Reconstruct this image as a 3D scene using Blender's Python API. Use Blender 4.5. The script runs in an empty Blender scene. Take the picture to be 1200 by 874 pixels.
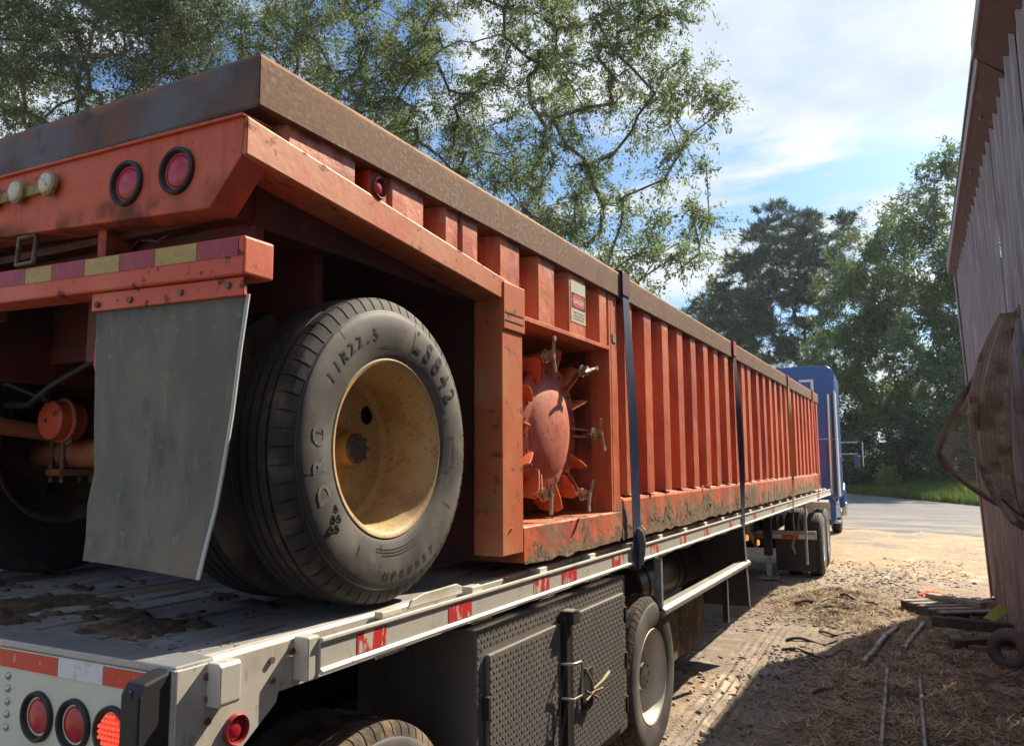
import bpy, bmesh, math, random
import numpy as np
from mathutils import Vector, Matrix, Euler
rnd = random.Random(7); rng = np.random.default_rng(7)
SC = bpy.context.scene; COL = SC.collection
R = math.radians
# ---------------------------------------------------------------- camera
cam_d = bpy.data.cameras.new('camera'); cam = bpy.data.objects.new('camera', cam_d); COL.objects.link(cam)
cam_d.sensor_fit = 'HORIZONTAL'; cam_d.sensor_width = 36.0; cam_d.lens = 925.0 / 1200 * 36.0
cam_d.clip_start = 0.05; cam_d.clip_end = 3000
vy = Vector((485, -103, -925)).normalized()
vx = -Vector((-1830, -115, -925)).normalized(); vx = (vx - vy * vx.dot(vy)).normalized(); vz = vx.cross(vy)
rot = Matrix((vx, vy, vz))              # rows: world axes seen from the camera
cam.matrix_world = Matrix.Translation((0, 0, 1.88)) @ rot.to_4x4()
SC.camera = cam
# ---------------------------------------------------------------- sky and sun
SA, SB = 0.40, 1.10
el = math.atan2(1.0, math.hypot(SA, SB)); az = math.atan2(SA, SB)
W = bpy.data.worlds.new('World'); SC.world = W; W.use_nodes = True
nt = W.node_tree; nt.nodes.clear(); nn = nt.nodes.new; lk = nt.links.new
out = nn('ShaderNodeOutputWorld'); bg = nn('ShaderNodeBackground'); lk(bg.outputs[0], out.inputs[0])
sky = nn('ShaderNodeTexSky'); sky.sky_type = 'NISHITA'; sky.sun_disc = False
sky.sun_elevation = el; sky.sun_rotation = az; sky.air_density = 1.0; sky.dust_density = 1.6; sky.ozone_density = 1.5
bg.inputs['Strength'].default_value = 0.105
tc = nn('ShaderNodeTexCoord'); sep = nn('ShaderNodeSeparateXYZ'); lk(tc.outputs['Generated'], sep.inputs[0])
def wmath(op, a, b=None, c=None):
    n = nn('ShaderNodeMath'); n.operation = op
    for i, v in enumerate((a, b, c)):
        if v is None: continue
        if isinstance(v, (int, float)): n.inputs[i].default_value = v
        else: lk(v, n.inputs[i])
    return n.outputs[0]
zz = wmath('ADD', wmath('MAXIMUM', sep.outputs[2], 0.0), 0.16)
comb = nn('ShaderNodeCombineXYZ')
lk(wmath('DIVIDE', sep.outputs[0], zz), comb.inputs[0]); lk(wmath('DIVIDE', sep.outputs[1], zz), comb.inputs[1])
n1 = nn('ShaderNodeTexNoise'); n1.inputs['Scale'].default_value = 1.5; n1.inputs['Detail'].default_value = 9; n1.inputs['Roughness'].default_value = 0.56
n1.inputs['Distortion'].default_value = 0.25
mp = nn('ShaderNodeMapping'); mp.inputs['Location'].default_value = (3.7, 1.9, 0.4); mp.inputs['Rotation'].default_value = (0, 0, 0.5); mp.inputs['Scale'].default_value = (0.8, 1.35, 1)
lk(comb.outputs[0], mp.inputs[0]); lk(mp.outputs[0], n1.inputs[0])
n2 = nn('ShaderNodeTexNoise'); n2.inputs['Scale'].default_value = 2.6; n2.inputs['Detail'].default_value = 7; n2.inputs['Roughness'].default_value = 0.55
mp2 = nn('ShaderNodeMapping'); mp2.inputs['Location'].default_value = (9.1, 4.2, 2.2); lk(comb.outputs[0], mp2.inputs[0]); lk(mp2.outputs[0], n2.inputs[0])
mr = nn('ShaderNodeMapRange'); mr.interpolation_type = 'SMOOTHSTEP'; lk(n1.outputs[0], mr.inputs[0]); mr.inputs[1].default_value = 0.455; mr.inputs[2].default_value = 0.555
mr2 = nn('ShaderNodeMapRange'); lk(n2.outputs[0], mr2.inputs[0]); mr2.inputs[1].default_value = 0.35; mr2.inputs[2].default_value = 0.65
cl = nn('ShaderNodeMix'); cl.data_type = 'RGBA'; lk(mr2.outputs[0], cl.inputs['Factor'])
cl.inputs['A'].default_value = (3.4, 4.05, 4.8, 1); cl.inputs['B'].default_value = (5.5, 5.55, 5.65, 1)
mx = nn('ShaderNodeMix'); mx.data_type = 'RGBA'; lk(wmath('MULTIPLY', mr.outputs[0], 0.93), mx.inputs['Factor'])
tint = nn('ShaderNodeMix'); tint.data_type = 'RGBA'; tint.blend_type = 'MULTIPLY'; tint.inputs['Factor'].default_value = 1
lk(sky.outputs[0], tint.inputs['A']); tint.inputs['B'].default_value = (0.44, 0.62, 0.80, 1)
lk(tint.outputs['Result'], mx.inputs['A']); lk(cl.outputs['Result'], mx.inputs['B']); lk(mx.outputs['Result'], bg.inputs['Color'])
sun_d = bpy.data.lights.new('sun', 'SUN'); sun_d.energy = 5.0; sun_d.angle = R(0.53); sun_d.color = (1, 0.87, 0.68)
sun = bpy.data.objects.new('sun', sun_d); COL.objects.link(sun); sun.location = (8, 22, 24)
sun.rotation_euler = Vector((SA, SB, 1)).to_track_quat('Z', 'Y').to_euler()
SC.view_settings.view_transform = 'Standard'; SC.view_settings.look = 'None'
SC.view_settings.exposure = 0.9; SC.view_settings.gamma = 1
# ---------------------------------------------------------------- helpers: materials
def M(name, base, rough=0.6, metal=0.0, layers=(), bump=(), spec=0.5, vary=0.0, trans=0.0, emit=0.0):
    m = bpy.data.materials.new(name); m.use_nodes = True; t = m.node_tree; N = t.nodes.new; Lk = t.links.new
    p = t.nodes['Principled BSDF']; p.inputs['Roughness'].default_value = rough; p.inputs['Metallic'].default_value = metal
    p.inputs['Specular IOR Level'].default_value = spec
    geo = N('ShaderNodeNewGeometry'); col = N('ShaderNodeRGB'); col.outputs[0].default_value = (*base, 1); cur = col.outputs[0]
    rcur = None
    def noise(s, st=(1, 1, 1), d=4, off=0.0, ro=0.55):
        mp = N('ShaderNodeMapping'); mp.inputs['Scale'].default_value = st; mp.inputs['Location'].default_value = (off, off * 1.7, off * 0.6)
        Lk(geo.outputs['Position'], mp.inputs[0]); n = N('ShaderNodeTexNoise'); n.inputs['Scale'].default_value = s
        n.inputs['Detail'].default_value = d; n.inputs['Roughness'].default_value = ro; Lk(mp.outputs[0], n.inputs[0]); return n.outputs[0]
    def rng_(v, lo, hi, a=0.0, b=1.0):
        r = N('ShaderNodeMapRange'); r.interpolation_type = 'SMOOTHSTEP'; Lk(v, r.inputs[0])
        r.inputs[1].default_value = lo; r.inputs[2].default_value = hi; r.inputs[3].default_value = a; r.inputs[4].default_value = b; return r.outputs[0]
    def mul(a, b):
        n = N('ShaderNodeMath'); n.operation = 'MULTIPLY'
        for i, v in enumerate((a, b)):
            if isinstance(v, (int, float)): n.inputs[i].default_value = v
            else: Lk(v, n.inputs[i])
        return n.outputs[0]
    sp = None
    for i, l in enumerate(layers):
        v = rng_(noise(l['s'], l.get('st', (1, 1, 1)), l.get('d', 5), 3.1 * i + l.get('off', 0)), l['lo'], l['hi'])
        if 'a' in l: v = mul(v, l['a'])
        for ax in ('x', 'y', 'z', 'x2', 'y2'):
            if ax in l:
                if sp is None:
                    sp = N('ShaderNodeSeparateXYZ'); Lk(geo.outputs['Position'], sp.inputs[0])
                lo, hi = l[ax]; wob = N('ShaderNodeMath'); wob.operation = 'MULTIPLY_ADD'
                Lk(noise(l.get('ws', 6), l.get('wst', (1, 1, 1)), 4, 11 + i), wob.inputs[0]); wob.inputs[1].default_value = l.get('w', 0.15)
                ad = N('ShaderNodeMath'); ad.operation = 'ADD'; Lk(sp.outputs['xyz'.index(ax[0])], ad.inputs[0]); ad.inputs[1].default_value = -0.5 * l.get('w', 0.15)
                Lk(ad.outputs[0], wob.inputs[2])
                v = mul(v, rng_(wob.outputs[0], lo, hi) if lo < hi else rng_(wob.outputs[0], hi, lo, 1.0, 0.0))
        x = N('ShaderNodeMix'); x.data_type = 'RGBA'; Lk(v, x.inputs['Factor']); Lk(cur, x.inputs['A'])
        x.inputs['B'].default_value = (*l['c'], 1); cur = x.outputs['Result']
        if 'r' in l:
            f = N('ShaderNodeMix'); f.data_type = 'FLOAT'; Lk(v, f.inputs['Factor'])
            if rcur is None: f.inputs['A'].default_value = rough
            else: Lk(rcur, f.inputs['A'])
            f.inputs['B'].default_value = l['r']; rcur = f.outputs['Result']
    if vary:
        h = N('ShaderNodeHueSaturation'); ri = geo.outputs['Random Per Island']
        Lk(rng_(ri, 0, 1, 1 - vary, 1 + vary), h.inputs['Value']); Lk(cur, h.inputs['Color']); cur = h.outputs[0]
        a = N('ShaderNodeMath'); a.operation = 'MULTIPLY_ADD'; Lk(ri, a.inputs[0]); a.inputs[1].default_value = 0.06 * vary * 2; a.inputs[2].default_value = 0.5 - 0.06 * vary
        Lk(a.outputs[0], h.inputs['Hue'])
    Lk(cur, p.inputs['Base Color'])
    if rcur is not None: Lk(rcur, p.inputs['Roughness'])
    prev = None
    for (s, st, strength, dist) in bump:
        b = N('ShaderNodeBump'); b.inputs['Strength'].default_value = strength; b.inputs['Distance'].default_value = dist
        Lk(noise(s, st, 6, 5.5), b.inputs['Height'])
        if prev is not None: Lk(prev, b.inputs['Normal'])
        prev = b.outputs[0]
    if prev is not None: Lk(prev, p.inputs['Normal'])
    if trans:
        tr = N('ShaderNodeBsdfTranslucent'); tcx = N('ShaderNodeHueSaturation'); Lk(cur, tcx.inputs['Color']); tcx.inputs['Value'].default_value = 1.7; tcx.inputs['Hue'].default_value = 0.485
        Lk(tcx.outputs[0], tr.inputs[0]); mxs = N('ShaderNodeMixShader'); mxs.inputs[0].default_value = trans
        Lk(p.outputs[0], mxs.inputs[1]); Lk(tr.outputs[0], mxs.inputs[2]); Lk(mxs.outputs[0], t.nodes['Material Output'].inputs[0])
    if emit:
        p.inputs['Emission Color'].default_value = (*base, 1); p.inputs['Emission Strength'].default_value = emit
    return m
S1 = (1, 1, 1); SV = (6, 6, 0.5)        # isotropic / running down
RUST = (0.16, 0.065, 0.03); GRIME = (0.045, 0.03, 0.022); MUD = (0.20, 0.125, 0.07)
red_paint = M('faded_red_paint', (0.56, 0.102, 0.036), 0.55, layers=[
    dict(c=(0.10, 0.05, 0.035), s=8, st=(4, 4, .3), lo=0.55, hi=0.7, a=0.6), dict(c=GRIME, s=7, lo=0.36, hi=0.58, a=0.9, z=(2.70, 2.635), w=0.09, r=.9), dict(c=(0.25, 0.05, 0.03), s=4, st=(2, 2, .6), lo=0.52, hi=0.72, a=0.5),
    dict(c=(0.58, 0.14, 0.075), s=2.2, lo=0.42, hi=0.72, a=0.8), dict(c=(0.40, 0.05, 0.032), s=5, st=SV, lo=0.52, hi=0.8, a=0.6),
    dict(c=RUST, s=38, lo=0.66, hi=0.72, a=0.8, r=0.9), dict(c=GRIME, s=9, st=(3, 3, 0.7), lo=0.62, hi=0.86, a=0.75, r=0.9)],
    bump=[(14, S1, 0.12, 0.01), (160, S1, 0.05, 0.002)])
red_side = M('faded_red_side_paint', (0.62, 0.128, 0.042), 0.55, layers=[  # faded red with the sun's warm orange mixed into the paint colour
    dict(c=(0.70, 0.215, 0.092), s=1.6, lo=0.40, hi=0.7, a=0.8), dict(c=(0.36, 0.055, 0.035), s=2.7, st=(1, 1, .4), lo=0.48, hi=0.66, a=0.75), dict(c=(0.22, 0.06, 0.035), s=11, st=(5, 5, 0.35), lo=0.58, hi=0.74, a=0.7, r=.85), dict(c=(0.45, 0.055, 0.034), s=7, st=SV, lo=0.5, hi=0.8, a=0.5),
    dict(c=(0.62, 0.42, 0.34), s=10, st=(2, 2, 1.2), lo=0.40, hi=0.62, a=0.55, z=(2.79, 2.84), w=0.10), dict(c=(0.16, 0.07, 0.05), s=9, lo=0.48, hi=0.62, a=0.8, z=(2.82, 2.86), w=0.08),  # dark band under the rim holds its shadow in the colour; pale wear below
    dict(c=RUST, s=45, lo=0.68, hi=0.73, a=0.8, r=0.9), dict(c=MUD, s=7, lo=0.40, hi=0.6, a=0.8, z=(1.70, 1.56), w=0.20, r=0.95)],
    bump=[(2.3, S1, 0.45, 0.06), (10, S1, 0.10, 0.012), (160, S1, 0.05, 0.002)])
red_dark = M('shade_darkened_grimy_maroon', (0.13, 0.026, 0.02), 0.7, layers=[dict(c=GRIME, s=5, lo=0.38, hi=0.66, a=0.85), dict(c=MUD, s=11, lo=0.62, hi=0.75, a=0.5)], bump=[(12, S1, 0.2, 0.01)])  # overhang shade put into the maroon, with patches of grime and mud
orange_worn = M('worn_orange_rail_paint', (0.56, 0.135, 0.048), 0.55, layers=[
    dict(c=(0.60, 0.24, 0.12), s=3, lo=0.42, hi=0.66, a=0.85), dict(c=RUST, s=16, st=(1, 0.6, 1), lo=0.60, hi=0.68, a=0.85, r=0.9), dict(c=(0.05, 0.03, 0.02), s=30, lo=0.66, hi=0.74, a=0.8, r=0.9),
    dict(c=(0.30, 0.20, 0.07), s=4, lo=0.60, hi=0.70, a=0.6, r=0.9)], bump=[(22, S1, 0.2, 0.008)])
bumper_paint = M('bumper_orange_paint', (0.60, 0.10, 0.045), 0.5, layers=[dict(c=(0.66, 0.19, 0.09), s=4, lo=0.45, hi=0.7, a=0.7), dict(c=GRIME, s=20, st=(1, 1, 1), lo=0.58, hi=0.68, a=0.85, z=(2.47, 2.40), w=0.1, r=0.9),
    dict(c=GRIME, s=26, lo=0.64, hi=0.70, a=0.8, r=0.9)], bump=[(30, S1, 0.2, 0.006)])
rust_beam = M('rusted_steel_rim', (0.15, 0.068, 0.028), 0.8, 0.1, layers=[
    dict(c=(0.27, 0.215, 0.155), s=60, st=(1, .7, 1), lo=0.50, hi=0.62, a=0.7), dict(c=(0.17, 0.075, 0.035), s=2.6, st=(1, 1, 1), lo=0.46, hi=0.62, a=0.75), dict(c=(0.14, 0.055, 0.03), s=5, lo=0.5, hi=0.68, a=0.8), dict(c=(0.30, 0.135, 0.05), s=7, lo=0.42, hi=0.6, a=0.85, z=(2.985, 3.01), w=0.05),
    dict(c=(0.10, 0.045, 0.03), s=40, lo=0.60, hi=0.68, a=0.7)], bump=[(60, S1, 0.3, 0.004), (9, S1, 0.15, 0.01)])
rust_rear = M('rusted_steel_rear_rim', (0.115, 0.075, 0.06), 0.7, 0.15, layers=[
    dict(c=(0.13, 0.145, 0.165), s=3.2, lo=0.44, hi=0.64, a=0.8), dict(c=(0.19, 0.085, 0.045), s=4, lo=0.55, hi=0.7, a=0.8), dict(c=(0.05, 0.04, 0.04), s=6, lo=0.6, hi=0.75, a=0.8), dict(c=(0.26, 0.12, 0.06), s=9, lo=0.45, hi=0.6, a=0.8, z=(2.985, 3.01), w=0.05)],
    bump=[(50, S1, 0.25, 0.004)])
white_alu = M('dirty_white_aluminium', (0.60, 0.57, 0.50), 0.5, 0.25, layers=[
    dict(c=(0.42, 0.36, 0.27), s=5, lo=0.50, hi=0.72, a=0.7), dict(c=(0.16, 0.13, 0.10), s=18, st=(2, 1, 0.6), lo=0.60, hi=0.74, a=0.7, r=0.8), dict(c=(0.70, 0.69, 0.66), s=3, lo=0.55, hi=0.7, a=0.6)], bump=[(40, S1, 0.12, 0.004)])
white_paint = M('pale_green_white_paint', (0.60, 0.64, 0.53), 0.45, layers=[dict(c=(0.48, 0.50, 0.40), s=4, lo=0.5, hi=0.75, a=0.6), dict(c=(0.25, 0.21, 0.15), s=25, st=SV, lo=0.66, hi=0.8, a=0.5)], bump=[(40, S1, 0.06, 0.003)])
grey_alu = M('worn_grey_aluminium', (0.40, 0.41, 0.42), 0.42, 0.55, layers=[dict(c=(0.20, 0.17, 0.14), s=6, lo=0.52, hi=0.7, a=0.7, r=0.8), dict(c=(0.62, 0.62, 0.62), s=14, st=(1, 4, 1), lo=0.6, hi=0.7, a=0.5)], bump=[(60, S1, 0.12, 0.003)])
plank_m = M('weathered_deck_plank', (0.24, 0.235, 0.235), 0.65, 0.0, layers=[
    dict(c=(0.36, 0.365, 0.38), s=2.4, st=(2.5, 0.5, 1), lo=0.46, hi=0.66, a=0.85), dict(c=(0.06, 0.045, 0.035), s=4, st=(3, 0.6, 1), lo=0.52, hi=0.68, a=0.85), dict(c=(0.26, 0.17, 0.085), s=2.1, st=(2, 0.7, 1), lo=0.58, hi=0.7, a=0.8)],
    bump=[(9, (6, 0.6, 1), 0.35, 0.006), (70, S1, 0.2, 0.003)], vary=0.0)
mud_m = M('caked_mud', (0.17, 0.11, 0.062), 0.95, layers=[dict(c=(0.27, 0.19, 0.115), s=8, lo=0.45, hi=0.65, a=0.9), dict(c=(0.07, 0.042, 0.026), s=20, lo=0.55, hi=0.7, a=0.8)], bump=[(55, S1, 0.7, 0.012), (200, S1, 0.4, 0.003)])
mulch_m = M('dark_mud_clods', (0.055, 0.036, 0.024), 0.95, layers=[dict(c=(0.12, 0.08, 0.045), s=9, lo=0.45, hi=0.65, a=0.8)], bump=[(60, S1, 0.6, 0.01)])
rubber = M('tyre_sidewall_rubber', (0.052, 0.047, 0.044), 0.62, layers=[dict(c=(0.155, 0.138, 0.122), s=3.5, lo=0.36, hi=0.62, a=0.8, r=0.75), dict(c=(0.15, 0.115, 0.085), s=9, lo=0.58, hi=0.72, a=0.7)], bump=[(90, S1, 0.1, 0.002)])
tread_m = M('tyre_tread_rubber', (0.028, 0.026, 0.026), 0.75, layers=[dict(c=(0.12, 0.095, 0.075), s=8, lo=0.52, hi=0.74, a=0.7)], bump=[(70, S1, 0.3, 0.003)])
muddy_tread = M('muddy_tyre_tread', (0.055, 0.045, 0.036), 0.9, layers=[dict(c=(0.21, 0.145, 0.085), s=7, lo=0.44, hi=0.62, a=0.85)], bump=[(50, S1, 0.7, 0.008)])
black_rubber = M('black_rubber', (0.022, 0.022, 0.024), 0.55, layers=[dict(c=(0.11, 0.10, 0.09), s=6, lo=0.55, hi=0.8, a=0.5)], bump=[(60, S1, 0.15, 0.002)])
letter_m = M('raised_tyre_lettering', (0.022, 0.022, 0.023), 0.5)
ridge_m = M('tyre_ridge', (0.10, 0.10, 0.10), 0.6)
rim_m = M('rusty_cream_wheel_rim', (0.46, 0.31, 0.135), 0.62, layers=[dict(c=(0.30, 0.15, 0.055), s=6, lo=0.50, hi=0.70, a=0.7), dict(c=(0.54, 0.41, 0.22), s=4, lo=0.5, hi=0.7, a=0.7), dict(c=(0.14, 0.07, 0.03), s=85, lo=0.58, hi=0.66, a=0.7), dict(c=(0.17, 0.12, 0.09), s=3, lo=0.56, hi=0.7, a=0.6)], bump=[(60, S1, 0.3, 0.004)])
rim_dark = M('dark_wheel_rim', (0.10, 0.065, 0.035), 0.8, layers=[dict(c=GRIME, s=6, lo=0.42, hi=0.6, a=0.9)])  # darker rim colour for the far-side wheels
rim_white = M('dusty_white_wheel_rim', (0.62, 0.58, 0.50), 0.45, 0.1, layers=[dict(c=(0.45, 0.38, 0.28), s=5, lo=0.45, hi=0.7, a=0.7), dict(c=(0.2, 0.13, 0.07), s=25, lo=0.66, hi=0.74, a=0.7)])
hub_tan = M('tan_hub', (0.36, 0.20, 0.075), 0.6, layers=[dict(c=(0.15, 0.08, 0.04), s=12, lo=0.52, hi=0.68, a=0.7)])
dark_cap = M('dark_hub_cap', (0.07, 0.06, 0.055), 0.6, layers=[dict(c=(0.16, 0.12, 0.08), s=14, lo=0.5, hi=0.7, a=0.7)])
flap_m = M('worn_grey_mud_flap', (0.115, 0.118, 0.094), 0.6, layers=[dict(c=(0.17, 0.165, 0.125), s=3, st=(3, 3, 0.7), lo=0.42, hi=0.66, a=0.85), dict(c=(0.055, 0.07, 0.082), s=3.4, st=(2, 2, 0.8), lo=0.53, hi=0.66, a=0.85), dict(c=(0.27, 0.255, 0.19), s=14, st=(4, 4, 0.35), lo=0.60, hi=0.76, a=0.4), dict(c=(0.25, 0.20, 0.13), s=30, lo=0.60, hi=0.70, a=0.6), dict(c=(0.22, 0.17, 0.11), s=8, lo=0.4, hi=0.62, a=0.6, z=(1.85, 1.6), w=.3)], bump=[(30, SV, 0.15, 0.003)])
flap_edge = M('worn_white_flap_edge', (0.55, 0.56, 0.55), 0.6)
black_steel = M('black_chassis_steel', (0.022, 0.021, 0.021), 0.6, 0.2, layers=[dict(c=(0.10, 0.075, 0.05), s=5, lo=0.56, hi=0.76, a=0.7, r=0.9)], bump=[(40, S1, 0.15, 0.004)])
box_m = M('grey_diamond_plate', (0.165, 0.155, 0.143), 0.5, 0.2, layers=[dict(c=(0.19, 0.165, 0.135), s=4, lo=0.45, hi=0.7, a=0.6, r=0.75), dict(c=(0.05, 0.045, 0.04), s=9, st=SV, lo=0.58, hi=0.74, a=0.5)], bump=[(60, S1, 0.1, 0.003)])
box_bump = M('worn_plate_treads', (0.22, 0.205, 0.185), 0.45, 0.3, layers=[dict(c=(0.11, 0.10, 0.09), s=4, lo=0.45, hi=0.7, a=0.6)])
steel_m = M('bright_steel', (0.50, 0.47, 0.43), 0.35, 0.8, layers=[dict(c=(0.22, 0.12, 0.06), s=20, lo=0.56, hi=0.68, a=0.7, r=0.8)])
old_steel = M('old_brown_steel', (0.20, 0.15, 0.11), 0.6, 0.5, layers=[dict(c=RUST, s=25, lo=0.48, hi=0.62, a=0.8, r=0.85)])
red_lens = M('red_lamp_lens', (0.42, 0.022, 0.035), 0.22, spec=0.6, layers=[dict(c=(0.60, 0.10, 0.12), s=12, lo=0.5, hi=0.75, a=0.6)])
led_red = M('lit_red_led_lens', (0.85, 0.05, 0.03), 0.25, emit=0.12)
amber_m = M('amber_marker_lens', (0.9, 0.22, 0.03), 0.3, emit=0.8)
clear_lens = M('weathered_white_lens', (0.62, 0.58, 0.47), 0.4, layers=[dict(c=(0.18, 0.13, 0.08), s=60, lo=0.55, hi=0.62, a=0.9)])
brass_m = M('dull_olive_bracket', (0.30, 0.25, 0.10), 0.6, layers=[dict(c=(0.10, 0.07, 0.03), s=30, lo=0.52, hi=0.64, a=0.7)])
tape_red = M('red_reflective_tape', (0.60, 0.06, 0.03), 0.4, layers=[dict(c=(0.5, 0.45, 0.38), s=40, st=(1, 2, 0.6), lo=0.63, hi=0.68, a=0.8)])
tape_worn = M('peeling_red_tape', (0.60, 0.035, 0.03), 0.45, layers=[dict(c=(0.58, 0.54, 0.47), s=16, st=(1, 1.6, 0.5), lo=0.52, hi=0.58, a=0.95)])
tape_white = M('white_reflective_tape', (0.68, 0.70, 0.72), 0.4, layers=[dict(c=(0.45, 0.42, 0.36), s=20, lo=0.58, hi=0.7, a=0.6)])
tape_maroon = M('faded_maroon_tape', (0.33, 0.045, 0.06), 0.5, layers=[dict(c=(0.42, 0.10, 0.10), s=18, st=(3, 1, 1), lo=0.5, hi=0.7, a=0.6), dict(c=GRIME, s=60, lo=0.62, hi=0.7, a=0.6)])
tape_olive = M('faded_olive_tape', (0.42, 0.31, 0.085), 0.5, layers=[dict(c=(0.54, 0.44, 0.20), s=18, lo=0.52, hi=0.66, a=0.6), dict(c=GRIME, s=60, lo=0.62, hi=0.7, a=0.6)])
sticker_m = M('faded_cream_decal', (0.62, 0.60, 0.47), 0.5, layers=[dict(c=(0.60, 0.25, 0.16), s=25, lo=0.60, hi=0.68, a=0.6)])
ink_m = M('dark_decal_ink', (0.16, 0.13, 0.11), 0.6); black_m = M('black_decal', (0.015, 0.013, 0.013), 0.5); red_decal = M('red_decal', (0.62, 0.10, 0.075), 0.5); pale_m = M('pale_decal_print', (0.72, 0.66, 0.58), 0.5)
blue_strap = M('dark_blue_webbing', (0.028, 0.05, 0.135), 0.7, layers=[dict(c=(0.10, 0.12, 0.17), s=7, st=(3, 3, 0.6), lo=0.48, hi=0.7, a=0.7)], bump=[(200, S1, 0.2, 0.002)])
navy_strap = M('navy_webbing', (0.022, 0.026, 0.065), 0.75, layers=[dict(c=(0.15, 0.13, 0.15), s=7, st=(3, 3, 0.6), lo=0.55, hi=0.75, a=0.6)])
yellow_strap = M('worn_yellow_webbing', (0.50, 0.27, 0.075), 0.75, layers=[dict(c=(0.30, 0.16, 0.06), s=7, lo=0.5, hi=0.7, a=0.6)])
red_strap = M('red_webbing', (0.48, 0.045, 0.04), 0.7)
cover_paint = M('sun_bleached_red_cover', (0.60, 0.185, 0.12), 0.6, layers=[dict(c=(0.48, 0.11, 0.065), s=5, lo=0.48, hi=0.66, a=0.7), dict(c=RUST, s=40, lo=0.62, hi=0.68, a=0.8), dict(c=(0.25, 0.08, 0.05), s=8, st=(4, 4, 0.5), lo=0.58, hi=0.72, a=0.6)], bump=[(30, S1, 0.2, 0.006)])
bolt_steel = M('worn_wing_bolt_steel', (0.42, 0.34, 0.25), 0.5, 0.4, layers=[dict(c=(0.18, 0.10, 0.06), s=30, lo=0.48, hi=0.64, a=0.8)])
# ---------------------------------------------------------------- helpers: meshes and objects
ORG = {}
class MB:
    def __init__(s): s.v = []; s.f = []
    def add(s, v, f):
        o = len(s.v); s.v += [tuple(map(float, p)) for p in v]; s.f += [tuple(i + o for i in q) for q in f]; return s
    def box(s, x0, x1, y0, y1, z0, z1):
        return s.hexa([(x0, y0, z0), (x1, y0, z0), (x1, y1, z0), (x0, y1, z0), (x0, y0, z1), (x1, y0, z1), (x1, y1, z1), (x0, y1, z1)])
    def hexa(s, p): return s.add(p, [(0, 3, 2, 1), (4, 5, 6, 7), (0, 1, 5, 4), (1, 2, 6, 5), (2, 3, 7, 6), (3, 0, 4, 7)])
    def prism(s, poly, axis, a0, a1):
        n = len(poly)
        def P(q, a):
            return {'x': (a, q[0], q[1]), 'y': (q[0], a, q[1]), 'z': (q[0], q[1], a)}[axis]
        return s.add([P(q, a0) for q in poly] + [P(q, a1) for q in poly],
                     [tuple(range(n))[::-1], tuple(range(n, 2 * n))] + [(i, (i + 1) % n, n + (i + 1) % n, n + i) for i in range(n)])
    def cyl(s, p0, p1, r0, r1=None, n=16, cap=True):
        p0 = Vector(p0); p1 = Vector(p1); r1 = r0 if r1 is None else r1
        d = (p1 - p0).normalized(); u = d.orthogonal().normalized(); w = d.cross(u); o = len(s.v)
        vs = [p + (u * math.cos(t) + w * math.sin(t)) * r for p, r in ((p0, r0), (p1, r1)) for t in (2 * math.pi * i / n for i in range(n))]
        fs = [(i, (i + 1) % n, n + (i + 1) % n, n + i) for i in range(n)]
        if cap: fs += [tuple(range(n))[::-1], tuple(range(n, 2 * n))]
        return s.add(vs, fs)
    def lathe(s, prof, c, n=48, fn=None, closed=False, caps=False, ang=None):   # about the X axis; prof = (x, r)
        m = len(prof); vs = []
        if ang: n = len(ang)
        for i in range(n):
            t = ang[i] if ang else 2 * math.pi * i / n
            for j, (x, r) in enumerate(prof):
                if fn: x, r = fn(i, j, x, r)
                vs.append((c[0] + x, c[1] + r * math.sin(t), c[2] + r * math.cos(t)))
        fs = []
        for i in range(n):
            k = (i + 1) % n
            for j in range(m if closed else m - 1):
                l = (j + 1) % m; fs.append((i * m + j, i * m + l, k * m + l, k * m + j))
        if caps: fs += [tuple(i * m for i in range(n)), tuple(i * m + m - 1 for i in range(n))[::-1]]
        return s.add(vs, fs)
    def tube(s, pts, r, n=8):
        pts = [Vector(p) for p in pts]; o = []; u = None
        for i, p in enumerate(pts):
            d = (pts[min(i + 1, len(pts) - 1)] - pts[max(i - 1, 0)]).normalized()
            u = (u - d * u.dot(d)).normalized() if u is not None else d.orthogonal().normalized()
            w = d.cross(u); rr = r[i] if isinstance(r, (list, tuple)) else r
            o += [p + (u * math.cos(t) + w * math.sin(t)) * rr for t in (2 * math.pi * k / n for k in range(n))]
        m = len(pts)
        fs = [(i * n + k, i * n + (k + 1) % n, (i + 1) * n + (k + 1) % n, (i + 1) * n + k) for i in range(m - 1) for k in range(n)]
        fs += [tuple(range(n))[::-1], tuple(range((m - 1) * n, m * n))]
        return s.add(o, fs)
    def build(s, name, mat, parent=None, smooth=None, bevel=0.0, kind=None, label=None, bseg=2):
        org = ORG.get(parent.name, Vector()) if parent else Vector()
        me = bpy.data.meshes.new(name); me.from_pydata([(p[0] - org[0], p[1] - org[1], p[2] - org[2]) for p in s.v], [], s.f)
        bm = bmesh.new(); bm.from_mesh(me); bmesh.ops.recalc_face_normals(bm, faces=bm.faces); bm.to_mesh(me); bm.free()
        return fin(name, me, mat, parent, smooth, bevel, kind, label, bseg, org)
def fin(name, me, mat, parent=None, smooth=None, bevel=0.0, kind=None, label=None, bseg=2, org=None):
    me.materials.append(mat)
    if smooth:
        me.polygons.foreach_set('use_smooth', [True] * len(me.polygons)); me.set_sharp_from_angle(angle=R(smooth))
    o = bpy.data.objects.new(name, me); COL.objects.link(o)
    if parent: o.parent = parent
    ORG[o.name] = org if org is not None else Vector()
    if bevel:
        b = o.modifiers.new('bevel', 'BEVEL'); b.width = bevel; b.segments = bseg; b.limit_method = 'ANGLE'; b.angle_limit = R(40)
    if kind: o['kind'] = kind
    if label: o['label'] = label
    return o
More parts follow.
